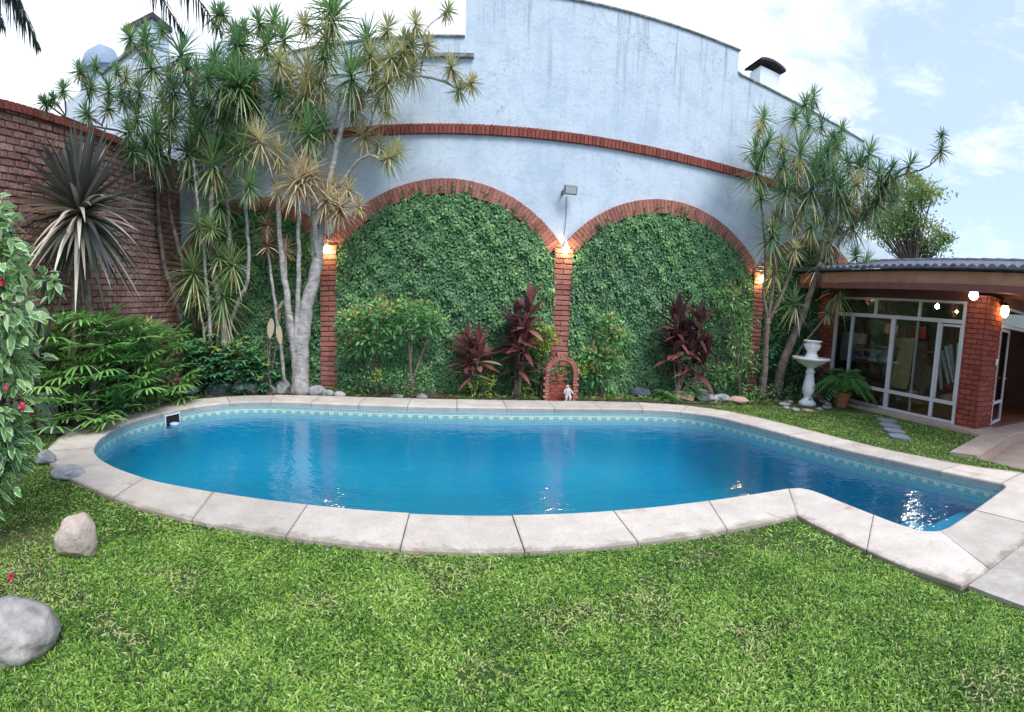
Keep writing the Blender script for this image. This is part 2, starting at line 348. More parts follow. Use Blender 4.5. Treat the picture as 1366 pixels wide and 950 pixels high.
M['board_brown'] = mk('brown_board', [(.3, (.13, .09, .06)), (.7, (.20, .14, .09))], scale=7, rough=.85)
M['cardboard'] = mk('cardboard', [(.3, (.36, .28, .18)), (.7, (.46, .37, .25))], scale=4, rough=.85)
M['white_box'] = mk('white_panel', [(.3, (.62, .60, .56)), (.7, (.74, .72, .68))], scale=2, rough=.7)
M['red_box'] = mk('red_carton', [(.3, (.28, .035, .02)), (.7, (.38, .06, .04))], scale=4, rough=.7)
M['green_cloth'] = mk('green_cloth', [(.3, (.01, .13, .10)), (.7, (.03, .21, .16))], scale=8, rough=.9, bump=.01)
M['roll_grey'] = mk('wrapped_pole', [(.3, (.38, .38, .42)), (.7, (.66, .66, .70))], scale=12, rough=.6)
M['roll_red'] = mk('red_cloth', [(.3, (.30, .04, .05)), (.7, (.45, .12, .12))], scale=12, rough=.8)
def glassmat(name, tint, k):
    m = bpy.data.materials.new(name); m.use_nodes = True; nt = m.node_tree; nt.nodes.remove(nt.nodes['Principled BSDF'])
    tr = nn(nt, 'ShaderNodeBsdfTransparent'); tr.inputs[0].default_value = (*tint, 1)
    gl = nn(nt, 'ShaderNodeBsdfGlossy'); gl.inputs['Roughness'].default_value = .02
    fr = nn(nt, 'ShaderNodeFresnel'); fr.inputs[0].default_value = 1.5
    f = math_(nt, 'MULTIPLY', fr.outputs[0], k, clamp=True)
    mx = nn(nt, 'ShaderNodeMixShader'); nt.links.new(f, mx.inputs[0]); nt.links.new(tr.outputs[0], mx.inputs[1]); nt.links.new(gl.outputs[0], mx.inputs[2])
    nt.links.new(mx.outputs[0], nt.nodes['Material Output'].inputs[0]); return m
M['glass'] = glassmat('window_glass', (.86, .90, .90), .75)
def watermat():
    m = bpy.data.materials.new('pool_water'); m.use_nodes = True; nt = m.node_tree; nt.nodes.remove(nt.nodes['Principled BSDF'])
    pos = objco(nt)
    mp = nn(nt, 'ShaderNodeMapping'); mp.inputs['Scale'].default_value = (1, 1.6, 1); nt.links.new(pos, mp.inputs[0])
    bp = nn(nt, 'ShaderNodeBump'); bp.inputs['Distance'].default_value = .022; bp.inputs['Strength'].default_value = .5
    h = math_(nt, 'ADD', noise(nt, 3.2, 3, .55, mp.outputs[0], .4), math_(nt, 'MULTIPLY', noise(nt, 13, 2, .5, mp.outputs[0], .3), .22))
    nt.links.new(h, bp.inputs['Height'])
    tr = nn(nt, 'ShaderNodeBsdfRefraction'); tr.inputs[0].default_value = (.75, .93, 1, 1); tr.inputs['IOR'].default_value = 1.2; tr.inputs['Roughness'].default_value = 0
    tr2 = nn(nt, 'ShaderNodeBsdfTransparent'); tr2.inputs[0].default_value = (.70, .93, 1, 1)
    gl = nn(nt, 'ShaderNodeBsdfGlossy'); gl.inputs['Roughness'].default_value = .09
    fr = nn(nt, 'ShaderNodeFresnel'); fr.inputs[0].default_value = 1.33
    nt.links.new(bp.outputs[0], gl.inputs['Normal']); nt.links.new(bp.outputs[0], fr.inputs['Normal'])
    f = math_(nt, 'MULTIPLY', fr.outputs[0], .42, clamp=True)
    mx = nn(nt, 'ShaderNodeMixShader'); nt.links.new(f, mx.inputs[0]); nt.links.new(tr2.outputs[0], mx.inputs[1]); nt.links.new(gl.outputs[0], mx.inputs[2])
    nt.links.new(mx.outputs[0], nt.nodes['Material Output'].inputs[0]); return m
M['water'] = watermat()
M['basin'] = mk('pool_paint', [(.3, (.0, .31, .48)), (.7, (.0, .36, .53))], scale=1.2, rough=.7)
def mosaic():
    m, nt, b = newmat('pool_mosaic')
    u = nn(nt, 'ShaderNodeAttribute', attribute_name='tt').outputs['Vector']
    sx = nn(nt, 'ShaderNodeSeparateXYZ'); nt.links.new(u, sx.inputs[0])
    U, V_ = sx.outputs[0], sx.outputs[1]          # metres along, 0 top .. 1 bottom
    br = nn(nt, 'ShaderNodeTexBrick'); br.offset = 0
    br.inputs['Scale'].default_value = 1; br.inputs['Brick Width'].default_value = .025; br.inputs['Row Height'].default_value = .025
    br.inputs['Mortar Size'].default_value = .0025; br.inputs['Bias'].default_value = 0
    br.inputs['Color1'].default_value = (.05, .30, .33, 1); br.inputs['Color2'].default_value = (.12, .42, .45, 1); br.inputs['Mortar'].default_value = (.55, .68, .68, 1)
    cb = nn(nt, 'ShaderNodeCombineXYZ'); nt.links.new(U, cb.inputs[0]); nt.links.new(math_(nt, 'MULTIPLY', V_, .26), cb.inputs[1]); nt.links.new(cb.outputs[0], br.inputs['Vector'])
    c = br.outputs['Color']
    def band(a, bb):
        return math_(nt, 'MULTIPLY', math_(nt, 'GREATER_THAN', V_, a), math_(nt, 'LESS_THAN', V_, bb))
    c = mixc(nt, band(.44, .50), c, (.66, .70, .58))
    fu = math_(nt, 'FRACT', math_(nt, 'DIVIDE', U, .16))
    sq = math_(nt, 'MULTIPLY', math_(nt, 'GREATER_THAN', fu, .3), math_(nt, 'LESS_THAN', fu, .75))
    c = mixc(nt, math_(nt, 'MULTIPLY', band(.52, .68), sq), c, (.70, .68, .50))
    nt.links.new(c, b.inputs['Base Color']); b.inputs['Roughness'].default_value = .25
    return m
M['mosaic'] = mosaic()

# ------------------------------------------------------------------ world, sun, camera
w = bpy.data.worlds.new('World'); sc.world = w; w.use_nodes = True; nt = w.node_tree
SUN_EL, SUN_AZ = 52, 150        # azimuth from +Y clockwise, degrees
sky = nn(nt, 'ShaderNodeTexSky', sky_type='NISHITA'); sky.sun_disc = False
sky.sun_elevation = math.radians(SUN_EL); sky.sun_rotation = math.radians(SUN_AZ)
sky.air_density = 1.3; sky.dust_density = 1.2; sky.ozone_density = 1.4
tc = nn(nt, 'ShaderNodeTexCoord').outputs['Generated']
mp = nn(nt, 'ShaderNodeMapping'); mp.inputs['Scale'].default_value = (1, 1, 2.4); nt.links.new(tc, mp.inputs[0])
cl = noise(nt, 5.2, 10, .66, mp.outputs[0], .35)
def dirdot(v):
    d = nn(nt, 'ShaderNodeVectorMath', operation='DOT_PRODUCT'); nt.links.new(tc, d.inputs[0]); v = Vector(v).normalized(); d.inputs[1].default_value = v
    return d.outputs['Value']
bank = ramp(nt, [(.52, (0, 0, 0)), (.90, (1, 1, 1))], math_(nt, 'ADD', math_(nt, 'MULTIPLY', dirdot((-.62, .70, .30)), .5), .5))
bank2 = ramp(nt, [(.965, (0, 0, 0)), (.999, (1, 1, 1))], dirdot(ray(985, 40)))
cov = math_(nt, 'ADD', cl, math_(nt, 'ADD', math_(nt, 'MULTIPLY', bank, .30), math_(nt, 'MULTIPLY', bank2, .10)))
sz = nn(nt, 'ShaderNodeSeparateXYZ'); nt.links.new(tc, sz.inputs[0])
hor = ramp(nt, [(.05, (1, 1, 1)), (.42, (0, 0, 0))], sz.outputs[2])
cov = math_(nt, 'ADD', cov, math_(nt, 'MULTIPLY', hor, .12))
cf = ramp(nt, [(.53, (0, 0, 0)), (.80, (1, 1, 1))], cov)
SKY_STR = .10
skyc = mixc(nt, 1.0, sky.outputs[0], (.9, 1.0, 1.1), 'MULTIPLY')
skyc = mixc(nt, .5, skyc, (5.3, 6.3, 8.5))             # thin high veil
cdet = ramp(nt, [(.38, (0, 0, 0)), (.62, (1, 1, 1))], noise(nt, 9, 8, .65, mp.outputs[0], .5))
ccol = mixc(nt, math_(nt, 'MULTIPLY', cdet, math_(nt, 'SUBTRACT', 1.0, math_(nt, 'MULTIPLY', bank, .8))), (8.2, 8.5, 9.2), (4.6, 5.2, 6.2))
mix = mixc(nt, math_(nt, 'MULTIPLY', cf, .9), skyc, ccol)
bg = nt.nodes['Background']; nt.links.new(mix, bg.inputs[0]); bg.inputs[1].default_value = SKY_STR

sl = bpy.data.lights.new('sun', 'SUN'); sl.energy = 1.8; sl.angle = math.radians(28); sl.color = (1, .95, .88)
so = bpy.data.objects.new('sun', sl); COL.objects.link(so)
a_, e_ = math.radians(SUN_AZ), math.radians(SUN_EL)
sd = Vector((math.sin(a_)*math.cos(e_), math.cos(a_)*math.cos(e_), math.sin(e_)))
so.rotation_euler = (-sd).to_track_quat('-Z', 'Y').to_euler(); so.location = (2, -8, 12)

cd = bpy.data.cameras.new('camera'); cam = bpy.data.objects.new('camera', cd); COL.objects.link(cam); sc.camera = cam
cd.type = 'PANO'; cd.panorama_type = 'CENTRAL_CYLINDRICAL'
cd.central_cylindrical_range_u_min = -CX/F; cd.central_cylindrical_range_u_max = (1366-CX)/F
cd.central_cylindrical_range_v_min = -(950-CY)/F; cd.central_cylindrical_range_v_max = CY/F
cd.central_cylindrical_radius = 1.0
cd.clip_end = 500; cd.clip_start = .05
X_, Y_, Z_ = rot((1, 0, 0)), rot((0, 0, 1)), tuple(-v for v in rot((0, 1, 0)))
cam.matrix_world = Matrix(((X_[0], Y_[0], Z_[0], 0), (X_[1], Y_[1], Z_[1], 0), (X_[2], Y_[2], Z_[2], H), (0, 0, 0, 1)))

sc.render.engine = 'CYCLES'
sc.cycles.use_denoising = True
try: sc.cycles.denoising_input_passes = 'RGB_ALBEDO_NORMAL'
except Exception: pass
sc.cycles.max_bounces = 7; sc.cycles.diffuse_bounces = 3; sc.cycles.glossy_bounces = 3; sc.cycles.transparent_max_bounces = 12
sc.cycles.caustics_reflective = False; sc.cycles.caustics_refractive = False
sc.cycles.sample_clamp_indirect = 6
sc.view_settings.view_transform = 'Standard'; sc.view_settings.look = 'None'
sc.view_settings.exposure = 0.9; sc.view_settings.gamma = 1.0

# ------------------------------------------------------------------ pool outline
A = [((2.95,3.49),(2.60,2.93)),((1.2,3.48),(1.2,2.93)),((-.8,3.48),(-.8,2.93)),((-2.45,3.475),(-2.3,2.93)),((-2.85,3.53),(-2.85,3.02)),((-3.3,3.66),(-3.45,3.17)),
     ((-3.76,3.94),(-4.1,3.52)),((-4.08,4.38),(-4.52,4.07)),((-4.27,4.9),(-4.8,4.7)),((-4.34,5.4),(-4.9,5.35)),((-4.27,5.95),(-4.84,6.05)),((-4.12,6.5),(-4.64,6.75)),
     ((-3.88,6.95),(-4.25,7.37)),((-3.5,7.28),(-3.75,7.78)),((-3.0,7.44),(-3.15,8.0)),((-2.4,7.5),(-2.4,8.12)),((-1,7.54),(-1,8.18)),((1,7.57),(1,8.2)),((2.7,7.52),(2.75,8.14)),
     ((3.45,7.33),(3.75,7.85)),((3.86,7.03),(4.36,7.35)),((4.12,6.6),(4.70,6.65)),((4.48,5.16),(5.02,5.2)),((4.66,4.34),(5.16,4.3)),((4.85,3.63),(5.32,3.6)),((4.98,2.96),(5.5,2.95)),((5.1,2.33),(5.75,2.37))]
B = [((5.1,2.33),(5.75,2.37)),((5.02,2.24),(5.6,1.6)),((4.85,2.2),(5.0,1.42)),((3.6,2.04),(3.6,1.42)),((3.38,2.04),(3.1,1.42)),((3.30,2.08),(2.80,1.42)),((3.26,2.12),(2.70,1.44)),((3.23,2.17),(2.69,1.55)),((3.2,2.35),(2.64,1.9)),
     ((3.16,3.0),(2.61,2.55)),((3.13,3.33),(2.60,2.84)),((3.06,3.46),(2.60,2.91)),((2.95,3.49),(2.60,2.93))]
def dense(pairs, step=.07):
    P = np.array([[*a, *b] for a, b in pairs], float); out = []
    n = len(P)
    for i in range(n-1):
        p0, p1, p2, p3 = P[max(i-1, 0)], P[i], P[i+1], P[min(i+2, n-1)]
        L = max(np.hypot(*(p2-p1)[:2]), np.hypot(*(p2-p1)[2:])); k = max(1, int(L/step))
        d1 = np.hypot(*(p2-p0)[:2]); 
        m1 = (p2-p0)/max(1e-6, np.linalg.norm(p2-p0))*np.linalg.norm(p2-p1); m2 = (p3-p1)/max(1e-6, np.linalg.norm(p3-p1))*np.linalg.norm(p2-p1)
        for t in np.arange(k)/k:
            out.append((2*t**3-3*t**2+1)*p1 + (t**3-2*t**2+t)*m1 + (-2*t**3+3*t**2)*p2 + (t**3-t**2)*m2)
    out.append(P[-1]); return np.array(out)
dA, dB = dense(A), dense(B)
inner = np.concatenate([dA[:-1, :2], dB[:-1, :2]]); outer = np.concatenate([dA[:-1, 2:], dB[:-1, 2:]])
def inpoly(P, poly):
    P = np.asarray(P); x, y = P[:, 0], P[:, 1]; r = np.zeros(len(P), bool); q = np.asarray(poly); n = len(q)
    for i in range(n):
        x0, y0 = q[i]; x1, y1 = q[(i+1) % n]
        c = ((y0 > y) != (y1 > y)); t = np.where(c, (x1-x0)*(y-y0)/((y1-y0) if y1 != y0 else 1e-9)+x0, 0)
        r ^= c & (x < t)
    return r
patio = [(6.05,3.2),(8.2,3.66),(11,3.66),(11,1.6),(6.02,2.44)]
# ground sheet with the pool and patio cut out
def sheet(name, outer_poly, holes, z, mat):
    loops = [[Vector((x, y, 0)) for x, y in outer_poly]] + [[Vector((x, y, 0)) for x, y in h] for h in holes]
    tr = tessellate_polygon(loops); V = [(v.x, v.y, z) for l in loops for v in l]
    o = MB().add(V, tris=[t if True else t for t in tr]).build(name, mat)
    me = o.data
    import bmesh
    bm = bmesh.new(); bm.from_mesh(me); bmesh.ops.recalc_face_normals(bm, faces=bm.faces)
    if bm.faces[0].normal.z < 0: bmesh.ops.reverse_faces(bm, faces=bm.faces)
    bm.to_mesh(me); bm.free(); return o
cc = np.mean(outer, axis=0)
shr = outer[::2]
tag(sheet('ground', [(-90,-90),(90,-90),(90,90),(-90,90)], [shr.tolist(), patio], 0, M['turf']), kind='structure')
bed = [(-5.58,2.6),(-5.0,3.0),(-4.98,3.9),(-5.05,4.9),(-5.02,5.6),(-4.9,6.4),(-4.6,7.1),(-4.15,7.75),(-3.5,8.15),(-2.4,8.28),(1,8.36),(2.8,8.3),(3.9,8.05),(4.8,7.8),(5.7,7.75),(6.6,7.85),(7.5,8.2),(7.55,8.95),(-5.58,8.95)]
tag(MB().prism(bed, -.05, .035).build('flower_bed', M['soil']), kind='structure')

# coping slabs
cop = empty('pool_coping', (0, 3.2, 0), kind='structure')
def slabs(d, L0, z0=-.06, z1=.035):
    mid = (d[:, :2]+d[:, 2:])/2; seg = np.hypot(*np.diff(d[:, 2:], axis=0).T)*.5 + np.hypot(*np.diff(d[:, :2], axis=0).T)*.5
    s = np.concatenate([[0], np.cumsum(seg)]); n = max(1, round(s[-1]/L0)); L = s[-1]/n; g = .0035
    for k in range(n):
        a, b_ = k*L+g, (k+1)*L-g
        ss = np.unique(np.concatenate([[a], s[(s > a) & (s < b_)], [b_]]))
        Q = np.stack([np.interp(ss, s, d[:, j]) for j in range(4)], 1)
        jit = random.uniform(-.003, .003); m = len(Q); inn = Q[:, :2]; ou = Q[:, 2:]
        # slight bullnose on the water side
        u = (ou-inn)/np.linalg.norm(ou-inn, axis=1)[:, None]
        rows = [(inn+u*.0, z0), (inn+u*(-.018), z1-.022), (inn+u*(-.012), z1-.007), (inn+u*.004, z1), (ou-u*.006, z1), (ou, z1-.006), (ou, z0)]
        V = np.concatenate([np.c_[p, np.full(m, z+jit)] for p, z in rows]); R_ = len(rows)
        q = [(i*m+j, i*m+j+1, (i+1)*m+j+1, (i+1)*m+j) for i in range(R_-1) for j in range(m-1)]
        tv = np.concatenate([np.c_[np.full(m, r_), np.linspace(0, 1, m)] for r_ in (0, 0, 0, .02, .985, 1, 1.1)])
        mb = MB().add(V, quads=q, polys=[[i*m for i in range(R_)], [i*m+m-1 for i in range(R_)][::-1]], rnd=random.random(), tt=tv)
        mb.build('slab', M['coping'], cop)
slabs(dA, .78); slabs(dB, .8)
# grout bed under the slabs
V = np.concatenate([np.c_[inner, np.full(len(inner), .012)], np.c_[outer, np.full(len(outer), .012)]]); m = len(inner)
tag(MB().add(V, quads=[(i, (i+1) % m, (i+1) % m+m, i+m) for i in range(m)]).build('coping_grout', M['mortar']), kind='structure')

# basin: mosaic band, walls, floor with steps at the right
bas = empty('pool_basin', (0, 5.5, -1.5), kind='structure')
cen = np.mean(inner, axis=0)
arc = np.concatenate([[0], np.cumsum(np.hypot(*np.diff(np.vstack([inner, inner[:1]]), axis=0).T))])
il = np.vstack([inner, inner[:1]]); m = len(il)
zt_, zb_ = .012, -.25
MB().add(np.concatenate([np.c_[il, np.full(m, zt_)], np.c_[il, np.full(m, zb_)]]), quads=[(i, i+1, i+1+m, i+m) for i in range(m-1)],
         tt=np.concatenate([np.c_[arc, np.zeros(m)], np.c_[arc, np.ones(m)]])).build('mosaic_band', M['mosaic'], bas)
tg = np.roll(inner, -1, axis=0)-np.roll(inner, 1, axis=0); tg /= np.linalg.norm(tg, axis=1)[:, None]
nr = np.stack([tg[:, 1], -tg[:, 0]], 1)
if inpoly([inner[200]+nr[200]*.1], inner)[0] == False: nr = -nr
rings = [(0, zb_), (.0, -.62), (.06, -.84), (.18, -1.0), (.38, -1.11), (.62, -1.15)]
km = len(inner); Vb = np.concatenate([np.c_[inner+nr*o_, np.full(km, z_)] for o_, z_ in rings])
MB().add(Vb, quads=[(r_*km+i, r_*km+(i+1) % km, (r_+1)*km+(i+1) % km, (r_+1)*km+i) for r_ in range(len(rings)-1) for i in range(km)]).build('basin_wall', M['basin'], bas, smooth=True)
V = [(x, y, -1.151) for x, y in inner]
MB().add(V, tris=tessellate_polygon([[Vector((x, y, 0)) for x, y in inner]])).build('basin_floor', M['basin'], bas)
st = MB().bbox(3.1, 5.2, 1.95, 3.35, -1.16, -.62).bbox(3.1, 5.2, 1.9, 2.75, -.62, -.38)
st.build('step', M['basin'], bas)
V = [(x, y, -.145) for x, y in inner]
wt = tag(MB().add(V, tris=tessellate_polygon([[Vector((x, y, 0)) for x, y in inner]])).build('pool_water', M['water']), kind='structure')

# terrace paving, lower patio, ledge
pv = MB()
for i in range(9):
    for j in range(4):
        x0, x1 = 2.745+i*.85, 2.745+(i+1)*.85-.012; y1, y0 = 1.41-j*.8, 1.41-(j+1)*.8+.012
        pv.bbox(x0, x1, y0, y1, -.06, .03+random.uniform(-.002, .002))
pv.prism([(5.2,1.424),(11,1.424),(11,1.585),(6.0,2.42),(5.78,2.35),(5.62,1.6)], -.06, .029, .4)
tag(pv.build('terrace_paving', M['paving']), kind='structure')
tag(MB().prism([(2.75,1.42),(11,1.42),(11,-1.9),(2.75,-1.9)], -.07, .012).build('terrace_joints', M['mortar']), kind='structure')
pt_ = MB()
px_ = [(x, y, -.17) for x, y in patio]
pt_.add(px_, polys=[list(range(5))])
tag(pt_.build('lower_patio', M['ledge']), kind='structure')
rs = MB()
for i in range(5):
    a, b_ = patio[i], patio[(i+1) % 5]
    rs.add([(*a, -.17), (*b_, -.17), (*b_, .0), (*a, .0)], quads=[(0,1,2,3)])
tag(rs.build('patio_riser', M['riser']), kind='structure')
stp = MB().prism([(5.88,3.56),(7.55,3.98),(7.55,4.18),(8.0,4.2),(11,4.2),(11,3.668),(8.2,3.668),(6.05,3.208)], -.05, .045, .6)
stp.prism([(6.02,2.38),(6.02,2.44),(11,1.66),(11,1.6)], -.05, .02, .6)
tag(stp.build('step_paving', M['ledge']), kind='structure')

# ------------------------------------------------------------------ big white wall
mw = empty('arched_garden_wall', (1.5, 9.1, 0), 'tall pale blue-white rendered wall with brick arches and a brick band behind the pool', 'wall')
def vprism(poly, y0, y1, mat, name, parent, rnd=.5):
    k = len(poly); V = [(x, y0, z) for x, z in poly]+[(x, y1, z) for x, z in poly]
    tr = tessellate_polygon([[Vector((x, z, 0)) for x, z in poly]])
    T = [tuple(t) for t in tr]+[tuple(i+k for i in reversed(t)) for t in tr]
    return MB().add(V, tris=T, quads=[(i, (i+1) % k, (i+1) % k+k, i+k) for i in range(k)], rnd=rnd).build(name, mat, parent)
vprism([(-5.9,-.1),(9.05,-.1),(9.05,6.44),(5.25,6.6),(5.25,7.05),(0,6.95),(0,6.2),(-5.9,6.2)], 9.0, 9.32, M['paint'], 'wall_face', mw)
cp_ = MB(); cp_.bar((-5.9,9.15,6.215),(-.003,9.15,6.215),.36,.03); cp_.bar((.0,9.15,6.965),(5.27,9.15,7.065),.36,.03); cp_.bar((5.29,9.15,6.612),(9.07,9.15,6.455),.36,.03)
cp_.build('coping_cap', M['grime'], mw)
MB().bbox(-2.1,.16,8.93,8.998,5.86,5.92).build('ledge', M['grime'], mw)
def rbrick(mb, c, size, ang=0, j=.004, plane='y'):
    Rm = Matrix.Rotation(ang + random.uniform(-.012, .012), 3, 'Y')
    s_ = [v*random.uniform(.97, 1.0) for v in size]
    mb.box((c[0]+random.uniform(-j, j)*.5, c[1]+random.uniform(-j, j)*1.5, c[2]+random.uniform(-j, j)*.5), s_, np.array(Rm))
band = MB(); x = -2.72
while x < 9.0:
    rbrick(band, (x+.036, 8.975, 4.685), (.066, .085, .165)); x += .074
bo = band.build('brick_band', M['brick_band'], mw, bevel=.004)
MB().bbox(-2.73,9.02,8.955,8.999,4.615,4.755).build('band_mortar', M['mortar_dark'], mw)
arches = [(-4.0, 1.6, 2.78, .94, 'weathered'), (-.29, 2.12, 2.78, 1.06, ''), (3.98, 2.12, 2.78, 1.06, ''), (7.75, 1.6, 2.78, .94, '')]
ACH = []
for (c0, hf, zs, rise, _) in arches:
    R0 = (hf*hf + rise*rise)/(2*rise); zc = zs+rise-R0; al = math.asin(min(1, hf/R0)); T = .27
    ACH.append((c0, R0-T, zc, al))
    ar = MB(); n = int(R0*al*2/.078); 
    for i in range(n):
        a = -al + (i+.5)*2*al/n
        if c0 > 7 and c0+math.sin(a)*R0 > 8.95: continue
        rr = R0-T/2
        rbrick(ar, (c0+math.sin(a)*rr, 8.955 + .0*i, zc+math.cos(a)*rr), (2*al/n*R0*.88, .12, T), a)
    ar.build('brick_arch', M['brick_arch'], mw, bevel=.004)
    mo = MB(); k = 40; aa = np.linspace(-al*.995, al*.995, k)
    aa = aa[(c0+np.sin(aa)*R0) < 8.98]; k = len(aa)
    Vi = [(c0+math.sin(a)*(R0-T+.01), 8.915, zc+math.cos(a)*(R0-T+.01)) for a in aa]; Vo = [(c0+math.sin(a)*(R0-.01), 8.915, zc+math.cos(a)*(R0-.01)) for a in aa]
    mo.add(Vi+Vo, quads=[(i, i+1, i+1+k, i+k) for i in range(k-1)]); mo.build('arch_mortar', M['mortar'], mw)
PIL = [(-2.41, .33), (1.87, .34), (6.14, .30)]
for px0, wd in PIL:
    pm = MB(); z = 0.0; row = 0
    while z < 2.70:
        ww = wd/2*random.uniform(.97, 1.03)
        if row % 2: rbrick(pm, (px0, 8.94, z+.043), (wd*random.uniform(.96, 1.04), .15, .078))
        else:
            rbrick(pm, (px0-wd*.26, 8.94, z+.043), (wd*.5, .15, .078)); rbrick(pm, (px0+wd*.26, 8.94, z+.043), (wd*.5, .15, .078))
        z += .094; row += 1
    pm.build('brick_pillar', M['brick_arch'], mw, bevel=.005)
    MB().bbox(px0-wd/2+.02, px0+wd/2-.02, 8.885, 8.999, 0, 2.74).build('pillar_mortar', M['mortar_dark'], mw)

# ------------------------------------------------------------------ ivy
def ivy(xlo, xhi, c0, Ri, zc, label, seed, dens=2300, xmax=99):
    r = np.random.default_rng(seed); n = int((xhi-xlo)*3.8*dens)
    x = r.uniform(xlo, xhi, n); z = r.uniform(0.02, 3.8, n)
    rag = .05*np.sin(x*9+seed)+.04*np.sin(x*23)
    top = zc + np.sqrt(np.maximum(0, (Ri+.01)**2-(x-c0)**2)) + rag*.6 + r.uniform(-.02, .03, n)
    ok = (z < top) & (np.abs(x-c0) < Ri+.2) & (x < xmax)
    x, z = x[ok], z[ok]; n = len(x)
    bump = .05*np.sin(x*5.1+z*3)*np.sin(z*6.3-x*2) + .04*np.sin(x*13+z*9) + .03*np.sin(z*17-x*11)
    edge = np.minimum(1, (top[ok]-z)/.25)
    y = 8.93 - (.03 + .8*np.maximum(0, bump) + r.uniform(0, .045, n))*(.4+.6*edge)
    L = r.uniform(.034, .062, n); a = r.uniform(-1.1, 1.1, n)
    D = np.stack([np.sin(a), -r.uniform(.15, .8, n), -np.cos(a)*r.uniform(.3, 1, n)], 1)
    S = np.stack([np.cos(a), r.uniform(-.5, .5, n), np.sin(a)], 1)
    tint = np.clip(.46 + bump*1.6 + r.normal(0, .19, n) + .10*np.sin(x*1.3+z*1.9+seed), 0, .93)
    tint[r.random(n) < .006] = 1
    mb = MB(); mb.ribbons(np.stack([x, y, z], 1), D, L, L*.85, .25, 2, [.35, 1, .05], tint, .7, S)
    # wandering sprigs over the bricks
    k = 60; xs = r.uniform(c0-Ri*.95, c0+Ri*.95, k); zs_ = zc+np.sqrt(np.maximum(0, Ri**2-(xs-c0)**2))
    ok = (xs > xlo) & (xs < min(xhi, xmax)); xs, zs_ = xs[ok], zs_[ok]
    for xx, zz in zip(xs, zs_):
        m_ = r.integers(3, 8); h = np.cumsum(r.uniform(.015, .04, m_))
        P = np.stack([xx+np.cumsum(r.normal(0, .012, m_)), np.full(m_, 8.87), zz+h], 1)
        mb.ribbons(P, np.stack([r.normal(0, 1, m_), -r.uniform(.2, .6, m_), r.normal(.2, .6, m_)], 1), .05, .035, .2, 2, [.3, 1, .05], r.uniform(.3, .8, m_), .7)
    o = empty('climbing_ivy', (c0, 8.9, 0), label, 'ivy', 'climbing ivy panels in the brick arches')
    mb.build('foliage', M['ivy'], o)
    aa = np.linspace(-math.pi/2, math.pi/2, 40); poly = []
    for a in aa:
        X = c0+math.sin(a)*(Ri-.02); Z = zc+math.cos(a)*(Ri-.02)
        if xlo < X < min(xhi, xmax): poly.append((X, max(Z, .1)))
    poly = [(max(xlo, poly[0][0]-.001), 0.0)]+poly+[(min(xhi, xmax, poly[-1][0]+.001), 0.0)]
    vprism(poly, 8.93, 8.995, M['ivy_mat'], 'stems_mat', o)
    for _ in range(5 if c0 > -3.9 and c0 < 7 else 2):      # bare woody runners near the ground and over the brick
        x0 = r.uniform(max(xlo, c0-Ri)+.2, min(xhi, xmax, c0+Ri)-.2); k_ = 9; zz = np.linspace(.05, r.uniform(.7, 1.6), k_); xx = x0+np.cumsum(r.normal(0, .05, k_))
        MB().tube(np.stack([xx, np.full(k_, 8.83), zz], 1), np.linspace(.012, .004, k_), 5).build('runner', M['bark_dark'], o)
ivy(-5.6, -2.60, *ACH[0][:3], 'dark ivy filling the leftmost arch behind the dragon trees', 1)
ivy(-2.26, 1.71, *ACH[1][:3], 'dense ivy filling the wide arch between the left and middle lamps', 2)
ivy(2.05, 5.99, *ACH[2][:3], 'dense ivy filling the wide arch between the middle and right lamps', 3)
ivy(6.3, 9.0, *ACH[3][:3], 'dark ivy in the narrow arch behind the right dragon tree', 4, 700)

# ------------------------------------------------------------------ wall lamps, floodlight
def sphere_prof(r, z0, k=8): return [(r*math.sin(math.pi*i/k)+.0005, z0-r*math.cos(math.pi*i/k)) for i in range(k+1)]
for (x, z, lb) in ((-2.41, 2.63, 'lit bare bulb lamp on the left brick pillar by the white trunk'), (1.88, 2.70, 'lit bare bulb lamp on the middle brick pillar under the floodlight'), (6.14, 2.58, 'lit bare bulb lamp on the right brick pillar behind the dragon tree')):
    o = empty('wall_lamp', (x, 8.86, z), lb, 'lamp', 'bare bulb lamps on the brick pillars')
    MB().lathe(sphere_prof(.062, z-.02), (x, 8.76, 0), 16).build('bulb', M['bulb'], o, smooth=True)
    MB().lathe([(.034, z+.03), (.038, z+.10), (.02, z+.13)], (x, 8.76, 0), 14).build('holder', M['white_plastic'], o)
    MB().tube([(x, 8.76, z+.12), (x, 8.78, z+.17), (x, 8.885, z+.17)], .012, 8).build('arm', M['white_plastic'], o)
fl = empty('floodlight', (1.90, 8.9, 3.72), 'small grey floodlight on the white wall between the two wide arches', 'floodlight')
Rx = np.array(Matrix.Rotation(math.radians(24), 3, 'X'))
MB().box((1.92, 8.80, 3.74), (.24, .09, .16), Rx).build('housing', M['grey_plastic'], fl, bevel=.012)
MB().box((1.92, 8.752, 3.722), (.19, .012, .11), Rx).build('glass', plain('flood_glass', (.55, .62, .60), .15), fl)
MB().bbox(1.80, 1.83, 8.84, 8.998, 3.68, 3.75).build('bracket', M['dark_metal'], fl)
tag(MB().tube([(1.90, 8.985, 3.66), (1.905, 8.985, 3.3), (1.885, 8.98, 2.95)], .007, 6).build('lamp_cable', M['cable']), 'thin grey cable running down from the floodlight to the middle lamp', 'cable')

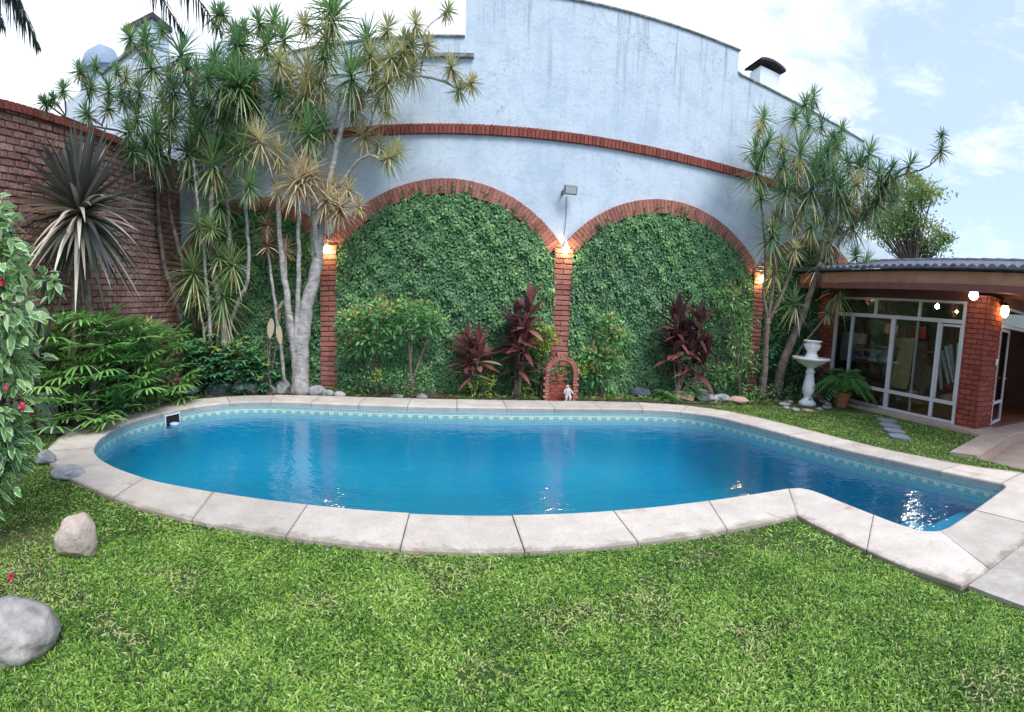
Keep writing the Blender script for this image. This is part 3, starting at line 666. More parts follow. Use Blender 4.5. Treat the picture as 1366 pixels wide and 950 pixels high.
# ------------------------------------------------------------------ left brick wall
bw = empty('brick_boundary_wall', (-5.75, 3, 0), 'weathered red brick boundary wall along the left of the garden', 'wall')
mb = MB(); z = 0; row = 0
while z < 4.52:
    y = -3.2 + (.13 if row % 2 else 0)
    while y < 8.98:
        L = .25*random.uniform(.97, 1.02); y1 = min(y+L, 8.99)
        if y1-y > .04:
            d = random.uniform(-.008, .010)
            mb.bbox(-5.7, -5.6+d, y, y1-.018, z+.004, z+.09+random.uniform(-.006, .003))
        y += .262
    z += .105; row += 1
mb.build('brick_face', M['brick_wall'], bw, bevel=.008)
MB().bbox(-5.95, -5.628, -3.3, 8.995, 0, 4.52).build('wall_core', M['mortar'], bw)
cpm = MB(); y = -3.3
while y < 8.9:
    cpm.box((-5.76, y+.055, 4.60), (.42, .095, .13), np.array(Matrix.Rotation(random.uniform(-.02, .02), 3, 'Y'))); y += .108
cpm.build('coping_brick', M['brick_band'], bw, bevel=.008)

# ------------------------------------------------------------------ neighbours beyond the walls
nb = empty('neighbour_building', (-8, 9.9, 0), 'pale blue neighbouring building rising beyond the brick wall on the left', 'building')
vprism([(-9.7,0),(-9.7,7.38),(-9.2,7.40),(-8.9,7.5),(-8.3,7.55),(-7.7,7.75),(-6.9,7.85),(-6.9,7.2),(-5.95,7.2),(-5.95,0)], 9.9, 12.5, M['house_pale'], 'wall', nb)
MB().bar((-8.3,9.87,7.58),(-6.9,9.87,7.88),.1,.06).build('roof_edge', M['grime'], nb)
tk = empty('water_tank', (-8.2, 11.4, 7.4), 'domed grey-blue water tank on the roof beyond the brick wall', 'water tank')
c_ = RR(134, 92, 14.2)
MB().lathe([(.55, c_[2]-.8), (.58, c_[2]-.1), (.56, c_[2]+.1), (.45, c_[2]+.36), (.25, c_[2]+.5), (.1, c_[2]+.55), (.1, c_[2]+.6), (.01, c_[2]+.6)], (c_[0], c_[1], 0), 24).build('tank_body', M['tank'], tk, smooth=True)
MB().lathe([(.66, c_[2]-.14), (.66, c_[2]-.04), (.58, c_[2])], (c_[0], c_[1], 0), 24).build('rim', M['tank'], tk)
tk.location = tk.location
c1 = RR(199, 70, 14.5)
ch = empty('chimney', (c1[0], c1[1], 6), 'pale square chimney with dark cap beyond the left wall', 'chimney')
MB().bbox(c1[0]-.42, c1[0]+.42, c1[1]-.4, c1[1]+.4, 6.0, c1[2]+.55).build('stack', M['house_pale'], ch)
MB().bbox(c1[0]-.5, c1[0]+.5, c1[1]-.48, c1[1]+.48, c1[2]+.55, c1[2]+.67).build('cap', M['cap_dark'], ch)
c3 = RR(292, 70, 15)
gh = empty('gabled_rooftop', (c3[0], c3[1], 5), 'pale gabled rooftop showing behind the left dragon trees', 'rooftop')
vprism([(c3[0]-.75,5),(c3[0]-.75,c3[2]-.1),(c3[0]+.15,c3[2]+.35),(c3[0]+.7,c3[2]-.1),(c3[0]+.7,5)], c3[1], c3[1]+1.5, M['house_pale'], 'gable', gh)
# chimney right
c2 = RR(1020, 104, 11.9)
cr_ = empty('roof_chimney', (c2[0], c2[1], 6.2), 'white chimney with curved dark tile cap above the right end of the big wall', 'chimney')
MB().bbox(c2[0]-.27, c2[0]+.27, c2[1]-.22, c2[1]+.22, 6.2, c2[2]+.10).build('stack', M['house_white'], cr_)
k = 12; capm = MB(); aa = np.linspace(-1.0, 1.0, k)
Vt = [(c2[0]+.40*math.sin(a)*1.05, yy, c2[2]+.06+.17*math.cos(a)+t_) for t_ in (0, .05) for yy in (c2[1]-.34, c2[1]+.34) for a in aa]
q = [(i, i+1, k+i+1, k+i) for i in range(k-1)]+[(2*k+i, 3*k+i, 3*k+i+1, 2*k+i+1) for i in range(k-1)]+[(i, 2*k+i, 2*k+i+1, i+1) for i in range(k-1)]+[(k+i, k+i+1, 3*k+i+1, 3*k+i) for i in range(k-1)]
capm.add(Vt, quads=q); capm.build('cap', M['cap_dark'], cr_)
tag(MB().bar((5.30,9.6,6.86),(6.7,9.7,6.60),.5,.09).build('green_roof_edge', M['green_roof'], loc=(5.9, 9.6, 6.7)), 'green metal roof edge just beyond the wall step by the chimney', 'roof')
# white gable right
g1, g2, g3 = RR(1136, 352, 15), RR(1158, 319, 15), RR(1214, 352, 15.5)
ng = empty('white_gable_house', (g2[0], g2[1], 0), 'white sloping gable of a neighbouring house behind the garden room roof', 'house')
MB().add([(g1[0]-.6, g1[1], 0), (g3[0]+1, g3[1], 0), (g3[0]+1, g3[1], g3[2]-.35), (g2[0], g2[1], g2[2]), (g1[0]-.6, g1[1], g2[2]-.2),
          (g1[0]-.2, g1[1]+2, 0), (g3[0]+1.6, g3[1]+2, 0), (g3[0]+1.6, g3[1]+2, g3[2]-.35), (g2[0]+.6, g2[1]+2, g2[2]), (g1[0]-.2, g1[1]+2, g2[2]-.2)],
         polys=[[0,1,2,3,4],[9,8,7,6,5],[2,3,8,7][::-1],[3,4,9,8][::-1],[1,2,7,6][::-1],[4,0,5,9][::-1]]).build('wall', M['house_white'], ng)

# ------------------------------------------------------------------ garden room on the right
gr = empty('garden_room', (9.3, 6, 0), 'red brick garden room with grey framed windows and tiled roof', 'building')
XG = 7.9
def bricks_x(x, y0, y1, z0, z1, mat, name, dep=.06):      # face looking to -x
    mb = MB(); z = z0; row = 0
    while z < z1-.02:
        y = y0 + (-.125 if row % 2 else 0)
        while y < y1-.01:
            a, b_ = max(y, y0), min(y+.24, y1)
            if b_-a > .02: mb.bbox(x-dep/2, x+dep/2+random.uniform(-.003, .003), a+.004, b_-.004, z+.006, min(z+.086, z1))
            y += .25
        z += .095; row += 1
    return mb
def bricks_y(y, x0, x1, z0, z1, mb):
    z = z0; row = 0
    while z < z1-.02:
        x = x0 + (-.125 if row % 2 else 0)
        while x < x1-.01:
            a, b_ = max(x, x0), min(x+.24, x1)
            if b_-a > .02: mb.bbox(a+.004, b_-.004, y-.03, y+.03+random.uniform(-.003, .003), z+.006, min(z+.086, z1))
            x += .25
        z += .095; row += 1
    return mb
pil = bricks_x(XG, 4.326, 4.74, .0, 2.52, None, '')
bricks_y(4.29, XG-.029, 8.46, .0, 2.52, pil)
pil.build('corner_pillar', M['brick_lodge'], gr, bevel=.004)
MB().bbox(XG-.012, 8.44, 4.275, 4.72, 0, 2.52).build('pillar_core', M['mortar_dark'], gr)
bricks_x(XG, 8.22, 8.8, 0, 2.5, None, '').build('brick_pier', M['brick_lodge'], gr, bevel=.004)
MB().bbox(XG-.012, 8.3, 8.23, 8.8, 0, 2.5).build('pier_core', M['mortar_dark'], gr)
MB().bbox(XG+.0, XG+.12, 4.74, 8.22, 2.40, 2.62).build('header', M['soffit'], gr)
slm = MB()
for i in range(58): slm.bbox(XG-.012, XG+.0, 4.76+i*.06, 4.76+i*.06+.045, 2.41, 2.60)
slm.build('header_slats', M['soffit'], gr)
MB().bbox(8.46, 12.4, 4.27, 4.38, 2.42, 2.62).build('door_header', M['soffit'], gr)
MB().bbox(12.4, 12.55, 4.2, 8.9, 0, 2.7).bbox(7.95, 12.4, 8.8, 8.95, 0, 2.7).bbox(10.9, 12.4, 4.28, 4.38, 0, 2.42).build('room_wall', M['room_wall'], gr)
MB().bbox(7.96, 12.4, 4.3, 8.8, -.02, .05).build('room_floor', M['room_floor'], gr)
MB().bbox(7.3, 12.5, 1.2, 8.9, 2.60, 2.66).build('soffit', M['soffit'], gr)
# ledge along the glass
MB().prism([(7.58,4.18),(8.0,4.18),(8.46,4.2),(8.46,4.265),(7.885,4.28),(7.885,8.8),(7.62,8.8)], -.05, .06).build('ledge', M['ledge'], gr)
# frames
fm = MB()
def vb(y, z0, z1, wd=.055, x=XG): fm.bbox(x-.03, x+.03, y-wd/2, y+wd/2, z0, z1)
def hb(z, y0, y1, wd=.05, x=XG): fm.bbox(x-.026, x+.026, y0, y1, z-wd/2, z+wd/2)
vb(4.775, .06, 2.39, .07); vb(8.185, .06, 2.39, .07)
hb(2.365, 4.8, 8.16); hb(2.0, 4.8, 8.16, .075); hb(.45, 4.8, 8.16, .07); hb(.09, 4.8, 8.16, .05)
vb(5.83, 2.035, 2.345, .06); vb(7.0, 2.035, 2.345, .06)
vb(7.66, .485, 1.965, .06); vb(6.47, .12, 1.962, .10); vb(5.32, .12, 1.962, .07)
fm.build('window_frame', M['alu'], gr)
f2 = MB(); x2 = XG+.05
f2.bbox(x2-.012, x2+.012, 5.86, 5.91, .12, 1.96); f2.bbox(XG-.02, XG+.03, 4.81, 4.84, .5, 1.94); f2.bbox(XG-.02, XG+.03, 5.25, 5.28, .5, 1.94); f2.bbox(XG-.02, XG+.03, 4.84, 5.25, 1.90, 1.94)
f2.build('sash', M['alu'], gr)
for (y0, y1, z0, z1) in ((4.81,5.80,2.04,2.34),(5.86,6.97,2.04,2.34),(7.03,8.15,2.04,2.34),(4.81,5.285,.49,1.96),(5.36,6.42,.49,1.96),(6.52,7.63,.49,1.96),(7.69,8.15,.49,1.96),(4.81,5.285,.12,.41),(5.36,6.42,.12,.41),(6.52,8.15,.12,.41)):
    MB().bbox(XG+.002, XG+.008, y0, y1, z0, z1).build('window_pane', M['glass'], gr)
# door opening on the facade that looks to the camera
df = MB(); YF = 4.32
df.bbox(8.47, 8.52, YF-.03, YF+.03, .05, 2.41); df.bbox(8.52, 10.9, YF-.026, YF+.026, 2.36, 2.41); df.bbox(8.52, 10.9, YF-.026, YF+.026, 2.0, 2.06); df.bbox(10.85, 10.9, YF-.03, YF+.03, .05, 2.36)
df.build('door_frame', M['alu'], gr)
MB().bbox(8.53, 10.84, YF+.0, YF+.006, 2.07, 2.35).build('window_pane', M['glass'], gr)
hx, hy = 8.54, 4.33; an = math.radians(13); dx, dy = math.cos(an), math.sin(an)
def DP(s, z): return (hx+dx*s, hy+dy*s, z)
dm = MB()
for s0 in (.03, .79): dm.bar(DP(s0, .07), DP(s0, 1.99), .04, .06, up=(dx, dy, 0))
for z0 in (.10, .50, 1.96): dm.bar(DP(.061, z0), DP(.76, z0), .04, .06)
dor = dm.build('glazed_door', M['alu'], gr)
dor['label'] = 'narrow grey glazed door leaf standing ajar'
gp = MB().bar(DP(.062, 1.23), DP(.759, 1.23), .006, 1.39)
gp.build('pane', M['glass'], dor, loc=None)
hd = MB().bar((hx+dx*.74-.05*dy, hy+dy*.74-.07, .98), (hx+dx*.66-.05*dy, hy+dy*.66-.07, .98), .02, .02); hd.build('handle', M['alu'], dor)
# fascia, roof tiles
MB().bbox(7.24, 7.30, 1.2, 8.97, 2.50, 2.84).build('fascia', M['fascia'], gr)
MB().bbox(7.215, 7.239, 1.2, 8.97, 2.50, 2.62).build('fascia_batten', M['soffit'], gr)
ny = 470; ys = np.linspace(1.1, 8.97, ny); xs = [7.12, 7.6, 8.3, 9.0, 9.8]
Vr = []
for i, X in enumerate(xs):
    z0 = 2.90 + (X-7.12)*.225
    for yv in ys: Vr.append((X, yv, z0+.055*abs(math.sin(yv*math.pi/.19))))
Vr += [(7.12, yv, 2.875) for yv in ys]
q = [(i*ny+j, i*ny+j+1, (i+1)*ny+j+1, (i+1)*ny+j) for i in range(len(xs)-1) for j in range(ny-1)] + [(5*ny+j, 5*ny+j+1, j+1, j) for j in range(ny-1)]
MB().add(Vr, quads=q).build('roof_tiles', M['tile_roof'], gr)
MB().add([(9.8,1.1,3.5),(9.8,8.97,3.5),(12.6,8.97,2.86),(12.6,1.1,2.86),(7.13,1.1,2.868),(7.13,8.97,2.868)], quads=[(0,1,2,3),(4,3,2,5)]).build('roof_back', M['tile_roof'], gr)
rg = MB(); y = 1.1
while y < 8.8: rg.tube([(9.8, y, 3.52), (9.8, y+.36, 3.52)], [.085, .10], 10); y += .38
rg.build('ridge_tiles', M['tile_roof'], gr)
sw = tag(MB().bbox(8.36, 8.44, 4.245, 4.258, 1.26, 1.38).build('light_switch', M['white_plastic'], loc=(8.4, 4.25, 1.3), bevel=.003), 'small white light switch plate on the brick pillar beside the door', 'light switch')
# lamps on the garden room
g_ = WX(1299, 394, 7.55)
o = empty('porch_globe_lamp', (g_[0], g_[1], 2.6), 'round lit white globe lamp under the eave at the brick corner', 'lamp')
MB().lathe(sphere_prof(.085, g_[2]), (g_[0], g_[1], 0), 18).build('globe', M['globe'], o, smooth=True)
MB().lathe([(.04, g_[2]+.07), (.05, 2.599)], (g_[0], g_[1], 0), 14).build('mount', M['white_plastic'], o)
l_ = (8.33, 4.17, 2.30)
o = empty('wall_lantern', l_, 'lit amber glass lantern on the brick pillar by the open door', 'lantern')
MB().lathe([(.035, 2.18), (.075, 2.24), (.085, 2.34), (.05, 2.40)], (l_[0], l_[1], 0), 8).build('shade', M['amber'], o)
MB().lathe([(.09, 2.40), (.05, 2.45), (.012, 2.48)], (l_[0], l_[1], 0), 8).build('cap', M['dark_metal'], o)
MB().bbox(8.31, 8.35, 4.18, 4.257, 2.40, 2.43).bbox(8.29, 8.37, 4.245, 4.257, 2.28, 2.46).build('bracket', M['dark_metal'], o)
o = empty('added_room_light', (9.6, 6.6, 2.6), 'added bulb that brightens the inside of the garden room', 'lamp')  # bulb and cord added to brighten the stored things behind the glass
MB().lathe(sphere_prof(.05, 2.42), (9.6, 6.6, 0), 14).build('bulb', plain('added_room_glow', (1, .9, .7), .3, emis=95, ecol=(1, .93, .82)), o, smooth=True)
MB().tube([(9.6, 6.6, 2.47), (9.6, 6.6, 2.6)], .01, 6).build('added_cord', M['white_plastic'], o)
# stored things behind the glass
def inside(px, py, X): return WX(px, py, X)
def slabbox(name, px0, py0, px1, py1, X, dep, mat, label, cat, tilt=0, group=None, bev=.01):
    p0, p1 = WX(px0, py0, X), WX(px1, py1, X)
    yc, zc = (p0[1]+p1[1])/2, (p0[2]+p1[2])/2; sy, sz = abs(p0[1]-p1[1]), abs(p0[2]-p1[2])
    return tag(MB().box((X+dep/2, yc, zc), (dep, sy, sz), np.array(Matrix.Rotation(tilt, 3, 'X'))).build(name, mat, loc=(X+dep/2, yc, zc-sz/2), bevel=bev), label, cat, group)
slabbox('storage_cabinet', 1119, 442, 1134, 482, 8.15, .5, M['white_box'], 'tall white cabinet behind the leftmost narrow pane', 'cabinet')
slabbox('storage_crate', 1137, 463, 1161, 484, 8.3, .4, M['white_box'], 'white storage box on the shelf behind the glass', 'box', group='boxes stored in the garden room')
slabbox('storage_crate', 1139, 468, 1150, 476, 8.28, .05, M['blue_plastic'], 'blue plastic tub in front of the white storage box', 'tub')
slabbox('storage_crate', 1152, 468, 1160, 476, 8.28, .05, M['blue_plastic'], 'smaller blue tub right of the first tub on the white box', 'tub')
slabbox('cardboard_box', 1157, 428, 1180, 443, 9.0, .5, M['cardboard'], 'pale cardboard box on top of the stack behind the glass', 'box', .12, 'boxes stored in the garden room')
slabbox('cardboard_box', 1158, 447, 1186, 466, 9.0, .5, M['board_brown'], 'dark brown carton below the pale cardboard box', 'box', 0, 'boxes stored in the garden room')
slabbox('red_carton', 1203, 434, 1221, 452, 9.0, .4, M['red_box'], 'red carton behind the leaning tan board', 'box', 0, 'boxes stored in the garden room')
slabbox('cloth_bundle', 1158, 470, 1186, 490, 8.5, .5, M['green_cloth'], 'dark green cloth bundle below the brown carton', 'cloth', 0, bev=.08)
sh = empty('storage_shelf', (9.2, 7.0, 0), 'dark wooden shelf rack holding boxes inside the garden room', 'shelf')
smb = MB()
for z in (.5, 1.0, 1.35): smb.bbox(8.3, 9.6, 6.5, 8.1, z-.03, z)
smb.build('shelf_board', M['board_brown'], sh)
for (x, y) in ((8.32,6.52),(8.32,8.08),(9.58,6.52),(9.58,8.08)): MB().bbox(x-.02, x+.02, y-.02, y+.02, .05, 1.9).build('upright', M['dark_metal'], sh)
def leaning(name, pts, X, mat, label, cat, th=.04):
    P = [WX(x, y, X) for x, y in pts]; k = len(P)
    P2 = [(p[0]+th, p[1], p[2]) for p in P]
    mb = MB().add(P+P2, polys=[list(range(k))[::-1], [i+k for i in range(k)]]+[[i, (i+1) % k, (i+1) % k+k, i+k] for i in range(k)])
    return tag(mb.build(name, mat, loc=(X, P[0][1], .05)), label, cat)
leaning('leaning_board', [(1204,451),(1220,451),(1212,510),(1208,519),(1190,516),(1188,510)], 8.25, M['board_tan'], 'tan fibre board leaning behind the middle pane', 'board')
leaning('leaning_board', [(1223,455),(1237,456),(1234,485),(1244,495),(1238,515),(1228,525),(1218,510),(1220,480)], 8.35, M['board_brown'], 'dark brown board leaning right of the tan board behind the glass', 'board')
for i, (xa, ya, xb, yb, mt, lb) in enumerate([(1262,462,1272,510,'roll_grey','grey wrapped pole standing behind the right pane, tallest of the bundle'), (1256,468,1266,512,'roll_grey','grey wrapped pole leaning left in the bundle behind the right pane'),
        (1268,460,1273,508,'roll_grey','pale wrapped pole beside the tallest one behind the right pane'), (1252,474,1256,520,'roll_grey','thin grey pole at the left edge of the right pane bundle'), (1279,458,1276,515,'roll_grey','grey wrapped pole at the right edge of the bundle behind the pane')]):
    a, b_ = WX(xa, ya, 8.05+.05*i), WX(xb, yb, 8.1+.05*i)
    tag(MB().tube([a, b_], [.045, .035], 8).build('wrapped_pole', M[mt], loc=(b_[0], b_[1], b_[2]-.3)), lb, 'pole', 'wrapped poles stored behind the right pane')
slabbox('red_cushion', 1259, 512, 1274, 521, 8.15, .3, M['roll_red'], 'red folded cushion at the foot of the wrapped poles', 'cushion', bev=.03)

# ------------------------------------------------------------------ stones
def rock(px, py, wpx, hpx, mat, label, cat='rock', group=None, name='rock', depth=.8, flat=False, seed=None, zc=None, shape=None):
    r_ = np.random.default_rng(seed if seed is not None else int(px*7+py))
    b0 = G(px, py); D_ = math.hypot(b0[0], b0[1]); d3 = math.hypot(D_, H)
    hw = wpx/F*D_/2
    hh = hpx/F*D_/2 if D_ > 5 else hpx/F*D_/2*.86
    import bmesh
    bm = bmesh.new(); bmesh.ops.create_icosphere(bm, subdivisions=5 if wpx > 40 else 4, radius=1)
    ph = r_.uniform(0, 6, 9); dr = [Vector(r_.normal(0, 1, 3)).normalized() for _ in range(7)]; lim = r_.uniform(.70, .95, 7)
    for v in bm.verts:
        c = v.co.copy()
        for dd, li in zip(dr, lim):
            t = c.dot(dd)
            if t > li: c -= dd*(t-li)*.85
        if shape == 'egg': c.x *= 1-.28*max(0, c.z); c.x += .04*c.z
        n_ = .035*math.sin(3*c.x+ph[0])*math.sin(4*c.y+ph[1])+.02*math.sin(9*c.z+ph[2]+c.x*5)+.012*math.sin(17*c.x+ph[3]+4*c.z)*math.sin(15*c.y+ph[4])+.05*mnoise.fractal(c*2.2+Vector(ph[:3]), 1.0, 2.0, 5)
        c *= 1+n_
        v.co = c
    rad = Vector((b0[0], b0[1], 0)).normalized(); tan = Vector((rad.y, -rad.x, 0))
    hz = hh*(1.0 if D_ > 5 else 1.0)
    cen_ = Vector((b0[0], b0[1], 0)) + rad*hw*depth*.75
    z0 = hz*.86
    me = bpy.data.meshes.new(name)
    for v in bm.verts:
        c = v.co; v.co = tan*c.x*hw + rad*c.y*hw*depth + Vector((0, 0, c.z*hz))
    bm.to_mesh(me); bm.free()
    me.polygons.foreach_set('use_smooth', [True]*len(me.polygons)); me.materials.append(mat)
    o = bpy.data.objects.new(name, me); COL.objects.link(o); o.location = (cen_.x, cen_.y, z0*(.72 if name == 'boulder' else .82))
    return tag(o, label, cat, group)
rock(105, 748, 68, 88, M['stone_tan'], 'upright pear-shaped tan boulder standing alone on the lawn', 'boulder', name='boulder', shape='egg', seed=3)
rock(18, 888, 146, 98, M['stone_pale'], 'large pale granite boulder cut by the lower left frame edge', 'boulder', name='boulder', seed=9, depth=.75)
rock(92, 642, 50, 24, M['stone_grey'], 'rough grey rock set against the left curve of the coping', group='rocks around the pool edge', seed=21)
rock(62, 622, 30, 24, M['stone_grey'], 'grey rock just behind the one touching the left coping', group='rocks around the pool edge', seed=22)
rock(88, 580, 42, 9, M['stone_grey'], 'flat dark rock in the grass left of the coping', group='rocks around the pool edge', seed=23)
rock(853, 532, 30, 18, M['stone_dark'], 'smooth dark blue-grey round stone beside the far coping', group='rocks around the pool edge', seed=4)
rock(911, 537, 32, 17, M['stone_pink'], 'blocky pink rock below the ferns', group='rocks around the pool edge', seed=15)
rock(985, 540, 31, 12, M['stone_pink'], 'low flat pink rock on the grass by the right coping', group='rocks around the pool edge', seed=6)
for i, (px, py, w_, h_, lb) in enumerate([(113,558,20,14,'small grey rock under the lady palms, nearest the left of the coping'), (138,554,20,20,'grey rock under the lady palms, second from the left'), (162,550,28,15,'grey rock under the lady palms, third from the left'),
        (190,545,28,13,'flat brown-grey rock near the white paper scrap'), (206,540,24,14,'brown-grey rock right behind the white paper scrap'),
        (248,530,34,15,'long grey block at the left end of the stone border'), (290,528,36,15,'long dark grey block, second in the stone border'), (328,526,38,15,'long grey block, third in the stone border'),
        (361,526,16,10,'small grey stone between the long block and the round stone'), (377,526,20,15,'round pale grey stone left of the white trunk'), (399,527,24,12,'flat grey stone in front of the white trunk'),
        (422,528,22,10,'dark grey stone right of the white trunk'), (437,529,14,7,'small pale stone below the left brick pillar'), (453,530,14,6,'tiny grey stone right of the left brick pillar'),
        (530,531,16,4,'tiny flat stone below the leftmost green shrub'), (563,532,14,5,'tiny grey stone below the yellow-green ground plants'), (945,537,30,9,'grey-brown stone between the two pink rocks'), (962,538,20,9,'grey stone left of the low flat pink rock'), (935,531,16,9,'brown-grey stone behind the blocky pink rock')]):
    rock(px, py+1, w_*1.2, h_*1.7, M['stone_grey'] if i % 3 else M['stone_dark'] if i in (3, 6) else M['stone_grey'], lb, group='rocks around the pool edge', seed=40+i, depth=.7)
for i in range(9):
    a = i*2*math.pi/9; bx, by = 5.88+.45*math.cos(a), 8.1-.05+.38*math.sin(a)
bb = G(1076, 541)
nrk = 0
for i in range(11):
    a = i*2*math.pi/11+.2; px, py = 1075+30*math.cos(a), 543-7.5*math.sin(a)
    if math.sin(a) > .75: continue
    rock(px, py, 10+4*(i % 3), 5+(i % 2), M['stone_grey'] if i % 4 else M['stone_pink'], 'small rough stone in the ring round the white birdbath foot', 'stone', 'stones in the ring round the birdbath', 'ring_stone', seed=80+i)

# stepping slates
for i, (px, py) in enumerate([(1183,563),(1187,570),(1192,577),(1199,585)]):
    c = G(px, py); mb = MB(); aa = np.linspace(0, 2*math.pi, 7)[:-1]+i; 
    mb.prism([(c[0]+.17*math.cos(a)*random.uniform(.85, 1.1), c[1]+.22*math.sin(a)*random.uniform(.85, 1.1)) for a in aa], .0, .045)
    tag(mb.build('stepping_stone', M['slate'], loc=(c[0], c[1], 0), bevel=.008), ['grey slate stepping stone nearest the garden room window', 'grey slate stepping stone, second from the window', 'grey slate stepping stone, third from the window', 'grey slate stepping stone nearest the pool coping'][i], 'stepping stone', 'slate stepping stones across the small lawn')

# ------------------------------------------------------------------ birdbath
b = (bb[0]+.1, bb[1]+.1)
o = empty('birdbath', (*b, 0), 'white cast stone birdbath with wide bowl and urn on top by the right lawn', 'birdbath')
MB().lathe([(.19,0),(.19,.05),(.15,.07),(.14,.10),(.10,.12),(.085,.17),(.12,.24),(.135,.32),(.125,.42),(.10,.55),(.085,.66),(.10,.68),(.10,.71),(.075,.73),(.08,.78),(.12,.80)], (*b, 0), 24).build('pedestal', M['white_stone'], o, smooth=True, bevel=.002)
MB().lathe([(.12,.79),(.15,.82),(.26,.87),(.34,.93),(.385,.945),(.40,.96),(.40,.995),(.385,1.0),(.33,.97),(.18,.93),(.06,.92)], (*b, 0), 32).build('bowl', M['white_stone'], o, smooth=True)
MB().lathe([(.14,.93),(.15,1.0),(.135,1.03),(.105,1.08),(.10,1.12),(.13,1.15),(.16,1.19),(.165,1.25),(.14,1.28),(.145,1.31),(.19,1.325),(.20,1.345),(.185,1.355),(.14,1.34),(.12,1.25)], (*b, 0), 28).build('urn', M['white_stone'], o, smooth=True)
sg = MB()
for i in range(10):
    a = i*2*math.pi/10; sg.tube([(b[0]+.17*math.cos(a), b[1]+.17*math.sin(a), 1.27), (b[0]+.165*math.cos(a+.25), b[1]+.165*math.sin(a+.25), 1.215), (b[0]+.165*math.cos(a+.5), b[1]+.165*math.sin(a+.5), 1.27)], .012, 5)
sg.build('garland', M['white_stone'], o)

# ------------------------------------------------------------------ plant kit
def unit(v): v = np.asarray(v, float); return v/(np.linalg.norm(v)+1e-9)
def bez(p0, p1, p2, p3, k=7):
    t = np.linspace(0, 1, k)[:, None]
    return (1-t)**3*p0 + 3*(1-t)**2*t*p1 + 3*(1-t)*t*t*p2 + t**3*p3
def rosette(mb, pos, r, n, wid, tint, axis=(0,0,1), lo=-.6, droop=.25, jit=.08, lenj=.2):
    i = np.arange(n); ph = i*2.399963+rng.uniform(0, 6); u = (i+.5)/n
    el = (1.45-(1.45-lo)*u**.8)+rng.normal(0, .08, n)
    D = np.stack([np.cos(el)*np.cos(ph), np.cos(el)*np.sin(ph), np.sin(el)], 1)
    ax = unit(axis); z = np.array([0, 0, 1.])
    v = np.cross(z, ax); s_ = np.linalg.norm(v)
    if s_ > 1e-4:
        K = np.array(Matrix.Rotation(math.atan2(s_, ax[2]), 3, Vector(v/s_))); D = D @ K.T
    P = np.array(pos) - ax*(u*r*.30)[:, None]
    L = r*(1.0+rng.uniform(-lenj, lenj, n))*(.75+.25*np.sin(u*3.1))
    tn = tint(u, n) if callable(tint) else tint+rng.normal(0, jit, n)
    mb.ribbons(P, D, L, wid, droop*(.3+u)*rng.uniform(.4, 1.6, n), 4, [.7, 1, .9, .6, .04], np.clip(tn, 0, 1), .5)

